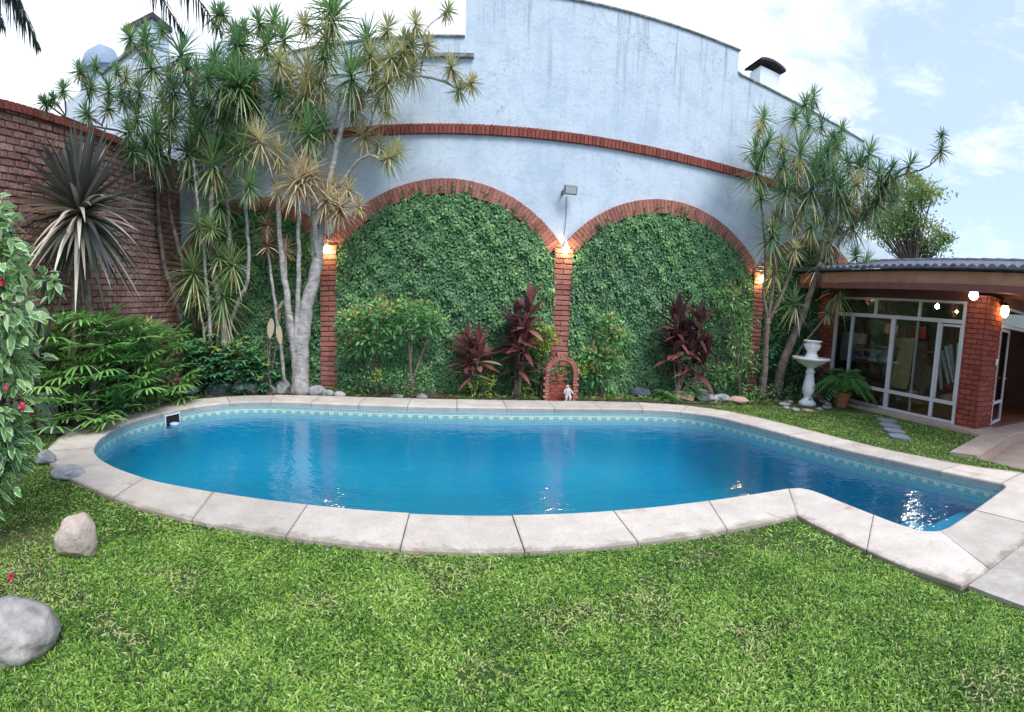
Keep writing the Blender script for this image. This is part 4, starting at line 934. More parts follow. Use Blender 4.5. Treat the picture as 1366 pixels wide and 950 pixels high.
def head_tint(kind):
    base = {'g': .22, 'd': .10, 'l': .32, 'o': .48, 'y': .62, 'c': .74, 'r': .88, 'b': .97}[kind]
    def f(u, n):
        t = base+rng.normal(0, .08, n); t += rng.uniform(-.06, .10)
        if kind in 'gld':                    # older, lower leaves yellow or brown
            old = (u > .78) & (rng.random(n) < .5); t[old] = rng.uniform(.55, 1.0, old.sum())
        if kind in 'oy':
            t[rng.random(n) < .35] = .70
        return t
    return f
def dragon(label, heads, skel, Yf, bark, base, n=64, group=None, cat='tree', rmin=.012, maxr=.035, fill=.25):
    o = empty('dragon_tree', base, label, cat, group)
    tb = MB(); nodes = []
    for pts, r0, r1 in skel:
        P = np.array(pts, float)
        if len(P) > 2:      # smooth
            t = np.arange(len(P)); tt_ = np.linspace(0, len(P)-1, len(P)*4)
            Q = np.stack([np.interp(tt_, t, P[:, j]) for j in range(3)], 1)
            Q[1:-1] = (Q[:-2]+Q[1:-1]*2+Q[2:])/4; Q[1:-1] = (Q[:-2]+Q[1:-1]*2+Q[2:])/4
            P = Q
        P[1:-1] += rng.normal(0, .006, P[1:-1].shape)
        rr = np.linspace(r0, r1, len(P)); tb.tube(P, rr*(1+rng.normal(0, .04, len(P))), 9)
        for p, q in zip(P[len(P)//4:], rr[len(P)//4:]): nodes.append((p, q))
    cw = MB(); hs = []
    for h in heads:
        px, py, rp, kd = h[:4]; Y = Yf + rng.uniform(-.45, .35) if len(h) < 5 else h[4]
        p = np.array(WY(px, py, Y))
        if p[0] < -5.0 : p = np.array(WX(px, py, -5.0-rng.uniform(0, .25)*0-.15*rng.random()))
        hs.append((p, rp/F*math.hypot(p[0], p[1]), kd))
    hs.sort(key=lambda t: t[0][2])
    for p, r, kd in hs:
        best, bc = None, 1e9
        for q, qr in nodes:
            d = p-q; dist = np.linalg.norm(d); c = dist + max(0, .35-d[2])*2.2 + (0 if qr < .06 else .25)
            if dist > .25 and c < bc: bc, best = c, (q, qr)
        q, qr = best; d = np.linalg.norm(p-q)
        p1 = q+np.array([0, 0, .32*d])+rng.normal(0, .06*d, 3); hd_ = unit((p-q)*np.array([1, 1, .6])+np.array([0, 0, .5*d]))
        p2 = p-hd_*d*.38+rng.normal(0, .04*d, 3)
        C = bez(q, p1, p2, p, 8); ra = min(qr*.8, maxr); rb = max(rmin, min(.02, ra*.7))
        tb.tube(C, np.linspace(max(ra, rb), rb, 8), 7)
        for i in range(2, 7): nodes.append((C[i], ra+(rb-ra)*i/7))
        ax = unit(C[-1]-C[-2]+np.array([0, 0, .05])); ax = unit(ax+np.array([0, -.15, .15]))
        rosette(cw, p, r*1.42, int(n*1.3*(.75+r)), .016+.024*r, head_tint(kd), ax, lo=-.75 if kd in 'glcy' else -.9, droop=.34 if r > .24 else .18)
        if r > .17 and rng.random() < .45:       # dead skirt under the head
            m_ = 14; a = rng.uniform(0, 6.28, m_); cw.ribbons(p-ax*r*rng.uniform(.25, .6, m_)[:, None], np.stack([np.cos(a)*.5, np.sin(a)*.5, -np.ones(m_)], 1), r*rng.uniform(.6, 1.0, m_), .016, .1, 3, [.8, 1, .7, .1], rng.uniform(.74, 1, m_), .6)
    for pts, r0, r1 in skel:
        e_ = np.array(pts[-1], float)
        if r1 < .045 and min(np.linalg.norm(p-e_) for p, _, _ in hs) > .28:
            kd = min(hs, key=lambda t: np.linalg.norm(t[0]-e_))[2]
            rosette(cw, e_, .32, n, .028, head_tint(kd), unit(e_-np.array(pts[-2], float)), lo=-.75)
    for p, r, kd in hs:                      # a few smaller side heads fill the crown
        if r > .2 and rng.random() < fill:
            q = p+rng.normal(0, 1, 3)*np.array([.28, .12, .25]); q[1] = min(q[1], 8.6) if q[2] < 6 else q[1]; q[0] = max(q[0], -5.2)
            tb.tube(bez(p-np.array([0, 0, .3]), p-np.array([0, 0, .15]), q-np.array([0, 0, .15]), q, 5), .012, 5)
            rosette(cw, q, r*.95, int(n*.9), .017+.03*r, head_tint(kd), (rng.normal(0, .3), -.2, 1), lo=-.75)
    tb.build('trunk', bark, o, smooth=True); cw.build('crown', M['dragon'], o)
    return o
W = WY
heads1 = [(59,136,12,'g'),(71,131,10,'g'),(84,118,13,'g'),(127,87,11,'g'),(106,92,14,'g'),(121,115,15,'g'),(145,118,15,'g'),(156,93,11,'g'),(115,150,16,'g'),(161,130,14,'g'),(145,142,14,'g'),(172,47,16,'g'),
 (195,56,24,'g'),(199,86,24,'g'),(215,38,12,'g'),(242,68,30,'g'),(206,168,34,'l'),(183,153,25,'g'),(230,153,23,'g'),(177,200,20,'g'),(212,206,26,'d'),(225,100,22,'d'),(185,118,20,'g'),(170,172,18,'g'),(195,190,24,'d'),(216,130,20,'o'),(232,118,22,'d'),(168,100,14,'o')]
sk1 = [([W(243,432,8.2),W(232,395,8.1),W(218,350,8.0),(W(212,300,8.0)),W(210,255,8.0),W(208,205,8.0)], .055, .035),
       ([W(262,440,8.3),W(252,395,8.2),W(241,340,8.1),W(228,290,8.1),W(222,245,8.1),W(228,175,8.1)], .055, .03)]
dragon('tall dragon tree with bare curved stems in front of the brick wall corner', heads1, sk1, 8.0, M['bark_grey'], (*W(243,432,8.2)[:2], 0), group='dragon trees beside the pool', fill=.5)
heads2 = [(262,168,36,'l'),(289,18,17,'g'),(316,53,24,'g'),(313,41,14,'g'),(286,77,22,'g'),(295,103,30,'g'),(319,109,32,'g'),(301,147,28,'g'),(283,212,36,'l'),(333,245,20,'g'),(345,27,17,'g'),(366,24,17,'g'),(357,56,20,'g'),(315,97,30,'g'),
 (265,298,25,'l'),(304,316,24,'l'),(257,357,36,'l'),(307,348,30,'l'),(298,390,34,'l'),(295,266,30,'g'),(255,130,24,'d'),(340,135,26,'g'),(331,150,28,'d'),(262,96,22,'g'),(275,135,22,'d'),(310,190,26,'g'),(250,200,26,'d'),(318,75,20,'o'),(340,95,20,'g'),(300,415,26,'o')]
sk2 = [([W(300,440,8.2),W(292,400,8.1),W(283,350,8.1),W(281,300,8.0),W(284,240,8.1)], .085, .04),
       ([W(305,440,8.3),W(318,400,8.2),W(331,378,8.2),W(333,340,8.2),W(329,290,8.2),W(322,230,8.2),W(318,170,8.2)], .04, .025),
       ([W(272,440,8.0),W(266,410,8.0),W(262,380,8.0)], .03, .02),
       ([W(290,430,8.3),W(296,380,8.3),W(308,320,8.3),W(302,250,8.3),W(295,190,8.3)], .05, .03),
       ([W(280,430,7.9),W(276,390,7.9),W(272,330,7.9),W(263,270,7.9),W(258,210,7.9)], .04, .022)]
for s_ in sk2: s_[0].insert(0, (s_[0][0][0], s_[0][0][1], 0.0))
for s_ in sk1: s_[0].insert(0, (s_[0][0][0]+.1, s_[0][0][1], 0.0))
dragon('leafy green dragon tree clump with low heads left of the dark arch', heads2, sk2, 8.15, M['bark_pale'], (*W(300,440,8.2)[:2], 0), group='dragon trees beside the pool', n=78, fill=.5)
heads3 = [(344,183,28,'c'),(372,202,22,'y'),(395,238,27,'c'),(369,118,18,'g'),(378,47,26,'g'),(372,80,19,'o'),(406,29,15,'o'),(445,20,34,'g'),(436,50,22,'o'),(489,50,26,'g'),(518,35,17,'o'),(554,28,15,'o'),(598,13,12,'o'),(540,53,17,'o'),(571,56,14,'o'),
 (523,71,23,'o'),(551,86,23,'o'),(468,94,31,'l'),(500,94,20,'y'),(518,106,22,'o'),(601,86,16,'o'),(614,118,14,'o'),(630,108,13,'o'),(506,127,20,'y'),(411,94,34,'y'),(409,120,34,'o'),(371,124,19,'g'),(474,144,17,'o'),(433,71,20,'g'),(411,171,33,'g'),
 (430,165,22,'g'),(406,228,36,'c'),(483,177,24,'c'),(506,192,17,'o'),(530,197,15,'o'),(465,248,20,'c'),(436,262,26,'r'),(444,240,20,'y'),(357,298,14,'r'),(380,328,16,'r'),(455,275,20,'r'),(494,70,18,'o'),(535,90,18,'o'),(425,105,24,'o'),(395,150,22,'g'),(470,120,18,'o'),(385,100,20,'o'),(550,58,15,'o'),(575,68,0.1,'o')]
heads3 = [h for h in heads3 if h[2] > 1]
sk3 = [([(*W(402,505,8.3)[:2],0),W(401,490,8.3),W(403,450,8.3),W(408,410,8.3),W(418,375,8.3),W(425,345,8.3)], .16, .10),
       ([(*W(396,505,8.3)[:2],0),W(395,480,8.25),W(388,440,8.2),W(383,400,8.2),W(377,350,8.2),W(373,310,8.2),W(370,250,8.2)], .09, .035),
       ([W(394,470,8.2),W(396,420,8.2),W(399,360,8.15),W(398,300,8.1),W(399,240,8.1)], .05, .03),
       ([W(392,470,8.25),W(382,430,8.3),W(381,380,8.3),W(380,320,8.3)], .045, .025),
       ([W(425,350,8.3),W(428,310,8.3),W(437,255,8.3),W(447,205,8.3),W(458,160,8.3),W(478,130,8.3)], .065, .04),
       ([W(425,350,8.3),W(420,300,8.2),W(418,240,8.2),W(412,190,8.2),W(410,150,8.2)], .06, .03),
       ([W(420,350,8.3),W(415,300,8.4),W(421,230,8.4),W(445,170,8.4),W(455,120,8.4)], .04, .022),
       ([(*W(380,508,8.4)[:2],0),W(377,480,8.3),W(369,420,8.3),W(362,370,8.3),W(356,325,8.3)], .04, .022),
       ([W(478,130,8.3),W(500,120,8.3),W(530,103,8.2),W(560,100,8.1),W(585,106,8.0),W(600,112,8.0)], .035, .016),
       ([W(452,250,8.3),W(475,215,8.2),W(495,205,8.1),W(512,217,8.1),W(522,208,8.1)], .025, .014)]
dragon('dragon tree with thick whitish trunk and cream heads at the left brick pillar', heads3, sk3, 8.2, M['bark_pale'], (*W(402,505,8.3)[:2], 0), group='dragon trees beside the pool', n=66, maxr=.03)
heads4 = [(1085,127,13,'g'),(1075,136,14,'g'),(1019,155,16,'g'),(1013,171,11,'o'),(1060,153,15,'g'),(1077,162,16,'g'),(1096,165,14,'g'),(1124,171,13,'g'),(1113,186,15,'g'),(1119,192,17,'g'),(1161,201,22,'g'),(1256,198,14,'d',6.3),(1215,218,17,'g',7.0),(1190,224,18,'g',7.4),
 (1025,189,20,'g'),(1010,224,26,'g'),(1019,201,18,'g'),(1068,201,30,'g'),(1043,192,15,'o'),(1093,212,28,'g'),(1146,218,28,'g'),(1172,233,24,'g',7.7),(1087,245,32,'g'),(1113,230,26,'g'),(1063,224,17,'y'),(1125,265,25,'g'),(1155,265,24,'g'),(1196,262,13,'g',7.5),(1196,236,14,'g',7.5),(1146,242,22,'o'),
 (1031,313,27,'g'),(1096,348,26,'g'),(1034,357,24,'g'),(1060,401,24,'g'),(1122,384,28,'l',7.8),(1155,351,22,'g',7.6),(1131,275,26,'g'),(1158,283,24,'g'),(1102,278,24,'g'),(1172,268,22,'g',7.7),(1107,319,22,'o'),(1050,250,24,'g'),(1075,270,24,'d'),(1140,300,22,'d'),(1045,215,20,'d'),(1120,250,24,'d'),(1060,290,20,'o'),(1040,235,18,'o'),(1130,215,20,'g'),(1105,200,18,'g'),(1180,250,18,'d',7.6),(1085,300,22,'g'),(1118,300,22,'g'),(1060,330,16,'o')]
sk4 = [([(*W(1018,508,8.2)[:2],0),W(1020,490,8.2),W(1022,450,8.2),W(1024,425,8.2)], .085, .055),
       ([W(1024,430,8.2),W(1018,390,8.2),W(1022,340,8.2),W(1018,300,8.2),W(1014,260,8.2)], .035, .02),
       ([W(1024,430,8.2),W(1031,380,8.2),W(1036,330,8.2),W(1045,270,8.2),W(1062,240,8.2)], .04, .02),
       ([W(1024,430,8.2),W(1040,400,8.1),W(1060,350,8.1),W(1064,290,8.1),W(1058,230,8.1)], .04, .02),
       ([(*W(1036,510,8.3)[:2],0),W(1042,490,8.3),W(1056,455,8.25),W(1070,425,8.2),W(1082,390,8.2),W(1094,350,8.2)], .12, .055),
       ([W(1094,350,8.2),W(1100,310,8.2),W(1105,270,8.2),W(1098,230,8.2)], .045, .02),
       ([W(1090,365,8.2),W(1115,330,8.1),W(1135,300,8.0),W(1165,270,7.9),W(1185,245,7.6)], .04, .02),
       ([W(1185,245,7.6),W(1205,232,7.3),W(1225,228,6.9),W(1243,220,6.5),W(1252,208,6.3)], .02, .013),
       ([W(1058,480,8.1),W(1075,455,8.0),W(1092,435,7.9),W(1106,415,7.8)], .03, .018)]
dragon('spreading dragon tree with forked trunk between the right lamp and the garden room', heads4, sk4, 8.25, M['bark_grey'], (*W(1030,508,8.2)[:2], 0), group='dragon trees beside the pool', n=60)

# strap-leaved plant with the big dark head
hp = np.array(WX(106, 272, -4.75))
o = empty('strap_leaf_cordyline', (-4.75, 5.0, 0), 'large dark purple strap-leaved plant with drooping pale leaves before the brick wall', 'plant')
mb = MB()
n = 270; i = np.arange(n); ph = i*2.39996; u = (i+.5)/n
el = 1.32-2.1*u**1.05+rng.normal(0, .14, n)
D = np.stack([np.cos(el)*np.cos(ph), np.cos(el)*np.sin(ph), np.sin(el)], 1)
tn = np.where(u > .5, rng.uniform(.6, 1.0, n), rng.uniform(.15, .68, n)); tn[(u > .6) & (rng.random(n) < .3)] = .1
mb.ribbons(hp-np.array([0,0,1])*(u*.22)[:, None], D, rng.uniform(1.0, 1.32, n)*(.96+.04*np.cos(u*3)), rng.uniform(.06, .09, n), np.where(u > .45, .38, .16)*rng.uniform(.5, 1.4, n), 7, [.5, .85, 1, .9, .7, .4, .03], tn, .4)
mb.build('leaves', M['strap'], o)
t_ = MB(); hb_ = hp-np.array([0,0,.15])
t_.tube([(hp[0]+.1, hp[1]-.1, 0), (hp[0]+.12, hp[1]-.05, 1.0), (hp[0]+.05, hp[1], 1.9), hb_], [.07, .06, .055, .06], 10)
t_.tube([(hp[0]+.02, hp[1]-.35, 0), (hp[0]-.05, hp[1]-.25, 1.1), (hp[0]-.12, hp[1]-.1, 1.9), (hp[0]-.05, hp[1], hp[2]-.4)], [.045, .04, .04, .04], 8)
t_.build('stem', M['bark_grey'], o, smooth=True)

# lady palms
def fans(mb, sb, centre, rad, nf, ztop, lf=.36, tb=.55, stems=True):
    for k in range(nf):
        a = rng.uniform(0, 2*np.pi); rr = rad*math.sqrt(rng.random()); z = ztop*(.04+.96*rng.random()**.9)
        b0 = np.array([centre[0]+rr*.5*math.cos(a), centre[1]+rr*.5*math.sin(a), 0.0])
        p = np.array([centre[0]+rr*math.cos(a)*1.1, centre[1]+rr*math.sin(a)*1.1, z])
        if p[0] < -5.45: p[0] = -5.45+.1*rng.random()
        (k % 3 == 0) and sb.tube([b0, (b0+p)/2+np.array([0, 0, .05]), p], [.011, .008, .005], 5, caps=False)
        out = unit([math.cos(a)+.5, math.sin(a)-.3, rng.uniform(.25, 1.3)])
        nl = rng.integers(7, 12); ang = np.linspace(-1.5, 1.5, nl)+rng.normal(0, .05, nl)
        side = unit(np.cross(out, [0, 0, 1])); Dd = np.cos(ang)[:, None]*out+np.sin(ang)[:, None]*side+np.array([0, 0, .15])
        mb.ribbons(np.tile(p, (nl, 1)), Dd, lf*rng.uniform(.8, 1.15, nl), .036, .42*rng.uniform(.3, 1.3), 4, [.4, .95, 1, .9, .4], np.clip(tb+rng.normal(0, .18)+rng.normal(0, .08, nl), 0, 1), .3)
for (cx_, cy_, rad, nf, zt, lb) in ((-4.95, 4.75, .66, 190, 1.6, 'lady palm clump under the big strap-leaved plant, nearest the metal can'), (-4.95, 5.7, .62, 170, 1.4, 'lady palm clump in the middle of the brick wall bed'), (-4.9, 6.75, .55, 135, 1.3, 'lady palm clump farthest right, beside the umbrella shrub')):
    o = empty('lady_palm', (cx_, cy_, 0), lb, 'palm', 'lady palms along the brick wall')
    mb, sb = MB(), MB(); fans(mb, sb, (cx_, cy_), rad, nf, zt); mb.build('fronds', M['lady'], o); sb.build('stems', M['bark_dark'], o)

def palmate(mb, P, r, tn, nl=7):
    n = len(P)
    for j in range(nl):
        a = j*2*np.pi/nl+rng.uniform(0, .3, n)
        D = np.stack([np.cos(a), np.sin(a)*.9, rng.uniform(-.25, .35, n)], 1)
        mb.ribbons(P, D, r*rng.uniform(.85, 1.1, n), r*.42, .3, 3, [.25, 1, .8, .05], np.clip(tn+rng.normal(0, .05, n), 0, 1), .4)
def ell_pts(c, R, n, shell=.55, jit=.12):
    v = rng.normal(0, 1, (n, 3)); v /= np.linalg.norm(v, axis=1)[:, None]
    rr = (shell+(1-shell)*rng.random(n))*(1+.22*np.sin(v[:, 0]*5+c[0]*3)*np.sin(v[:, 2]*6+c[1]))
    return np.array(c)+v*np.array(R)*rr[:, None], v
def stems(base, tops, mat, o, r=.012, name='stems'):
    sb = MB()
    for t in tops:
        t = np.array(t); b0 = np.array([*base[:2], 0])+np.array([rng.uniform(-.08, .08), rng.uniform(-.05, .05), 0])
        sb.tube(bez(b0, b0+np.array([0, 0, t[2]*.4]), t-np.array([0, 0, t[2]*.3]), t, 6), np.linspace(r*1.4, r*.7, 6), 6)
    sb.build(name, mat, o)
# umbrella shrub (dark, palmate)
o = empty('umbrella_shrub', (-4.15, 7.85, 0), 'dense dark glossy umbrella shrub under the left dragon trees', 'shrub')
mb = MB()
for c, R, n_ in (((-4.5, 7.75, .62), (.6, .42, .55), 220), ((-3.95, 8.0, .55), (.55, .38, .5), 190), ((-3.5, 8.2, .42), (.38, .25, .38), 80)):
    P, v = ell_pts(c, R, n_); P[:, 2] = np.maximum(P[:, 2], .06)
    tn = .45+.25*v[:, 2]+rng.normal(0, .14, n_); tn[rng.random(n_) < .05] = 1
    palmate(mb, P, .13, tn+.1)
mb.build('foliage', M['scheff'], o)
stems((-4.2, 8.1), [(-4.7, 8.1, .8), (-4.3, 8.1, .9), (-3.9, 8.15, .8), (-3.6, 8.2, .5)], M['bark_dark'], o)

def leafy(mb, P, v, L, asp, tn, droop=.2, up=.3):
    n = len(P); D = v+rng.normal(0, .6, (n, 3)); D[:, 2] += up
    mb.ribbons(P, D, L*rng.uniform(.7, 1.25, n), L*asp, droop, 3, [.2, 1, .8, .04], np.clip(tn, 0, 1), 1.0)
def shrub(name, label, px, base_py, blobs, mat, L, asp, tint, Y=8.42, stem_tops=None, bark='bark_dark', cat='shrub', group=None, dens=.8, sr_=.012, gold=None):
    b0 = WY(px, base_py, Y); o = empty(name, (b0[0], Y, 0), label, cat, group); mb = MB(); tops = []
    for (bx, by, rx, ry, n_) in blobs:
        c = WY(bx, by, Y-.05); R = (rx/F*9.2, min(.33, .75*rx/F*9.2), ry/F*9.2)
        P, v = ell_pts(c, R, int(n_*dens), .45); P[:, 1] = np.minimum(P[:, 1], 8.82); P[:, 2] = np.maximum(P[:, 2], .04)
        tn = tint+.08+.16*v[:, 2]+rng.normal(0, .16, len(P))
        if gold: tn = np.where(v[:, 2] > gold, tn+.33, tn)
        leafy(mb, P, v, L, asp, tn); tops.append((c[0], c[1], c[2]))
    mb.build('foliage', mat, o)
    stems((b0[0], Y), stem_tops or tops, M[bark], o, sr_)
    return o
shrub('leggy_shrub', 'bushy green shrub with bronze-tipped top right of the left brick pillar', 500, 525, [(475,432,25,24,430),(510,425,28,24,460),(495,455,30,20,330),(468,465,15,16,120)], M['shrub'], .10, .42, .38, gold=.35, group='shrubs in the bed along the big wall')
shrub('leggy_shrub', 'bright green shrub on two pale leaning stems in front of the left wide arch', 548, 525, [(550,417,30,18,420),(575,428,20,16,230),(545,440,24,14,200)], M['shrub'], .10, .42, .56, bark='bark_grey', sr_=.018, group='shrubs in the bed along the big wall')
shrub('ground_shrub', 'low mixed green shrub below the leggy shrubs', 530, 530, [(505,505,30,14,260),(545,510,35,14,300),(478,510,22,12,160)], M['shrub'], .06, .45, .36, group='shrubs in the bed along the big wall')
shrub('lime_sprig', 'tiny lime green sprig in front of the bronze-tipped shrub', 500, 528, [(502,500,7,8,60)], M['lime'], .06, .5, .7, Y=8.45)
shrub('croton_bush', 'small yellow-green bush under the left red-leaved plant', 643, 530, [(640,518,20,14,260),(650,506,12,8,90)], M['lime'], .055, .45, .28, Y=8.5)
shrub('lime_shrub', 'bright lime shrub behind the brick grotto', 722, 528, [(727,449,20,19,330),(720,465,14,12,120)], M['lime'], .065, .45, .45, Y=8.7)
shrub('dark_shrub', 'dark green shrub between the tall red-leaved plant and the brick grotto', 712, 528, [(712,485,18,26,260),(690,500,14,20,150),(705,512,20,12,140)], M['shrub'], .07, .42, .28, Y=8.65)
shrub('fresh_shrub', 'fresh green shrub with yellow top right of the brick grotto', 800, 528, [(813,428,16,11,140),(820,452,26,16,280),(800,478,32,18,360),(795,500,24,14,180)], M['shrub'], .10, .42, .52, Y=8.6, gold=.6, group='shrubs in the bed along the big wall')
shrub('croton_sprig', 'yellow and green sprig leaning over the right leg of the grotto', 775, 528, [(774,492,12,10,90)], M['lime'], .06, .4, .35, Y=8.4)
shrub('small_herb', 'small feathery green tuft at the foot of the tall red-leaved plant', 702, 531, [(703,523,14,8,160)], M['lime'], .05, .2, .1, Y=8.45)
shrub('leafy_bamboo', 'leafy green clump of thin canes right of the purple plant', 990, 520, [(975,398,26,20,230),(990,425,22,26,200),(985,460,22,22,180),(1000,490,26,18,160),(965,500,20,16,130)], M['shrub'], .11, .30, .56, Y=8.45, sr_=.01, stem_tops=[W(972,390,8.5), W(980,400,8.5), W(990,395,8.55), W(1000,400,8.5), W(965,420,8.6)], bark='bark_grey')
shrub('dark_hedge', 'dark shrub filling the space behind the right dragon tree trunks', 1060, 525, [(1045,470,26,34,330),(1075,450,26,40,380),(1085,500,22,24,240),(1020,480,20,30,200)], M['scheff'], .10, .45, .30, Y=8.6)
shrub('low_fern_shrub', 'low green ground plants under the right dragon tree', 1045, 532, [(1035,520,26,10,200),(1060,524,20,9,150),(1000,520,22,9,150),(1010,528,18,6,90)], M['shrub'], .07, .3, .5, Y=8.2)

# red-leaved ti plants
def ti(label, base, heads, Yv=8.45):
    b0 = G(*base) if False else WY(base[0], base[1], Yv); o = empty('red_ti_plant', (b0[0], Yv, 0), label, 'plant', 'red-leaved plants in the bed')
    mb, sb = MB(), MB()
    for (px, py, rp, nl, tn) in heads:
        p = np.array(WY(px, py, Yv+rng.uniform(-.1, .08))); r = rp/F*9.3
        i = np.arange(nl); ph = i*2.39996+rng.uniform(0, 6); u = (i+.5)/nl; el = 1.4-1.75*u+rng.normal(0, .18, nl)
        D = np.stack([np.cos(el)*np.cos(ph), np.cos(el)*np.sin(ph)*.7, np.sin(el)], 1)
        P = p-np.array([0, 0, 1.])*(u*r*.9)[:, None]; P[:, 1] = np.minimum(P[:, 1], 8.75)
        mb.ribbons(P, D, r*rng.uniform(.75, 1.15, nl), r*rng.uniform(.18, .28, nl), .22*rng.uniform(.4, 1.5, nl), 5, [.2, .75, 1, .85, .5, .03], np.clip(tn+rng.normal(0, .2, nl)+np.where(u > .8, .15, 0), 0, 1), .5)
        bb_ = np.array([b0[0]+rng.uniform(-.08, .08), Yv, 0]); sb.tube(bez(bb_, bb_+np.array([0, 0, .3*p[2]]), p-np.array([0, 0, .5*p[2]]), p, 6), np.linspace(.022, .014, 6), 7)
    mb.build('leaves', M['ti'], o); sb.build('stems', M['bark_grey'], o, smooth=True)
ti('short red-leaved plant with tan-edged leaves, left of the tall one', (630, 525), [(622,455,34,30,.55),(640,458,34,28,.6),(630,478,28,18,.62)])
ti('tall upright red-leaved plant just left of the middle brick pillar', (688, 530), [(706,408,36,26,.5),(690,425,36,30,.35),(700,440,34,26,.5),(692,462,34,26,.5),(700,480,26,12,.5)])
ti('broad purple-leaved plant above the ferns, right of the dark round stone', (905, 512), [(905,418,38,30,.32),(935,425,36,26,.25),(900,450,40,28,.4),(925,462,40,30,.38),(940,470,36,22,.4),(915,440,34,22,.3)], 8.35)
# low dried plants near white trunk
o = empty('dried_leaf_plant', (*W(360,505,8.15)[:2], 0), 'small bare-stemmed plant with hanging dried tan leaves left of the white trunk', 'plant')
mb = MB(); 
for (px, py, px2, py2, tn, wd) in ((362,425,360,452,.9,.13),(371,432,374,460,1.0,.12),(372,412,372,430,.1,.07),(366,410,350,424,.05,.08),(382,418,392,420,.05,.06),(378,400,370,415,.45,.06)):
    a, b_ = np.array(W(px, py, 8.05)), np.array(W(px2, py2, 8.0)); mb.ribbons([a], [b_-a], np.linalg.norm(b_-a), wd, 0, 5, [.3, .9, 1, .8, .1], tn, .2, [(1, .2, 0)])
mb.build('dry_leaves', M['dry'], o)
stems(W(360,505,8.15), [W(362,428,8.05), W(371,434,8.05), W(356,450,8.1)], M['bark_grey'], o, .014)

# ferns
def fern(mb, c, R, nf, tint=.5, lift=1.0, hang=.8):
    for k in range(nf):
        a = k*2.4+rng.uniform(0, .4); L = R*rng.uniform(.75, 1.15); e = rng.uniform(.2, 1.2)*lift
        s_ = np.linspace(0, 1, 16); rx = L*s_*math.cos(e*.6); zz = L*(math.sin(e)*s_-hang*s_**2)
        P = np.stack([c[0]+rx*math.cos(a), c[1]+rx*math.sin(a), c[2]+zz], 1)
        side = np.array([-math.sin(a), math.cos(a), 0]); T = np.gradient(P, axis=0); T /= np.linalg.norm(T, axis=1)[:, None]
        for sg_ in (-1, 1):
            mb.ribbons(P[1:], side*sg_+T[1:]*.5+np.array([0, 0, -.15]), L*.155*np.sin(np.pi*np.clip(s_[1:]*.9+.08, 0, 1)), L*.035, .3, 2, [.8, 1, .1], np.clip(tint+rng.normal(0, .12), 0, 1), .3)
for (px, py, R, lb) in ((893, 522, .42, 'bright fern left of the blocky pink rock'), (925, 520, .45, 'bright fern behind the blocky pink rock'), (908, 512, .35, 'small fern at the foot of the purple-leaved plant')):
    p = W(px, py, 8.3); o = empty('fern', (p[0], 8.3, 0), lb, 'fern', 'ferns under the purple plant'); mb = MB(); fern(mb, (p[0], 8.3, .12), R, 16, .6); mb.build('fronds', M['fern'], o)
# potted fern
pb = G(1125, 537, .06); pc = (7.45, 7.55)
pc = (WX(1124, 530, 7.4)[0], WX(1124, 530, 7.4)[1])
o = empty('terracotta_pot', (*pc, 0), 'terracotta pot holding the big fern beside the birdbath', 'pot')
MB().lathe([(.11, .0), (.16, .24), (.155, .25), (.18, .25), (.185, .31), (.165, .31), (.14, .27)], (*pc, 0), 20).build('pot_body', M['terracotta'], o)
tag(o, None, None)
o = empty('potted_fern', (*pc, .3), 'large arching green fern spilling from the terracotta pot', 'fern')
mb = MB(); fern(mb, (*pc, .45), .78, 110, .5, 1.2, .95); fern(mb, (*pc, .58), .55, 80, .58, 1.35, .6); mb.build('fronds', M['fern'], o)
bp_ = (WX(1107, 532, 7.4)[0]+.1, WX(1107, 532, 7.4)[1]+.15)
tag(MB().lathe([(.10, 0), (.14, .26), (.15, .27), (.13, .27), (.11, .2)], (*bp_, 0), 18).build('blue_pot', plain('blue_glaze', (.02, .07, .14), .3), loc=(*bp_, 0)), 'dark blue pot half hidden left of the terracotta pot', 'pot')

# variegated bush in the left foreground
o = empty('variegated_bush', (-3.5, 2.35, 0), 'cream and green variegated bush with pink flowers at the left frame edge', 'bush')
mb = MB(); tops = []
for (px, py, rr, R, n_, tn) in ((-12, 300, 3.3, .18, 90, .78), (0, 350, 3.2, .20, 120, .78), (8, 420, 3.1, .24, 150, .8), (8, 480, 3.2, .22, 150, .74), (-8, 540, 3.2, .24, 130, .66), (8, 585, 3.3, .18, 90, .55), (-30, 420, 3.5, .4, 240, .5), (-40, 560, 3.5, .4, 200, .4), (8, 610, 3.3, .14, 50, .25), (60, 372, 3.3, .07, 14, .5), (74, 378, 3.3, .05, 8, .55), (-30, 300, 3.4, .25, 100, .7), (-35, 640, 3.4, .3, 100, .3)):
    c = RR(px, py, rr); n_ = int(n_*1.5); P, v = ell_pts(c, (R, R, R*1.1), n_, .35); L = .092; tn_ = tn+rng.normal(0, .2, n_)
    leafy(mb, P, v, L, .6, tn_, .35, .0); tops.append(c)
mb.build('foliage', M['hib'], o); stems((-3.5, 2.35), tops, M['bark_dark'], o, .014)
for (px, py) in ((2, 378), (28, 540), (3, 372), (30, 542), (8, 515)):
    fm_ = MB(); c = np.array(RR(px, py, 3.0)); n_ = 9; v = rng.normal(0, 1, (n_, 3)); fm_.ribbons(np.tile(c, (n_, 1)), v, .028, .02, .2, 2, [.3, 1, .3], rng.random(n_), 1); fm_.build('flower', M['pink'], o)

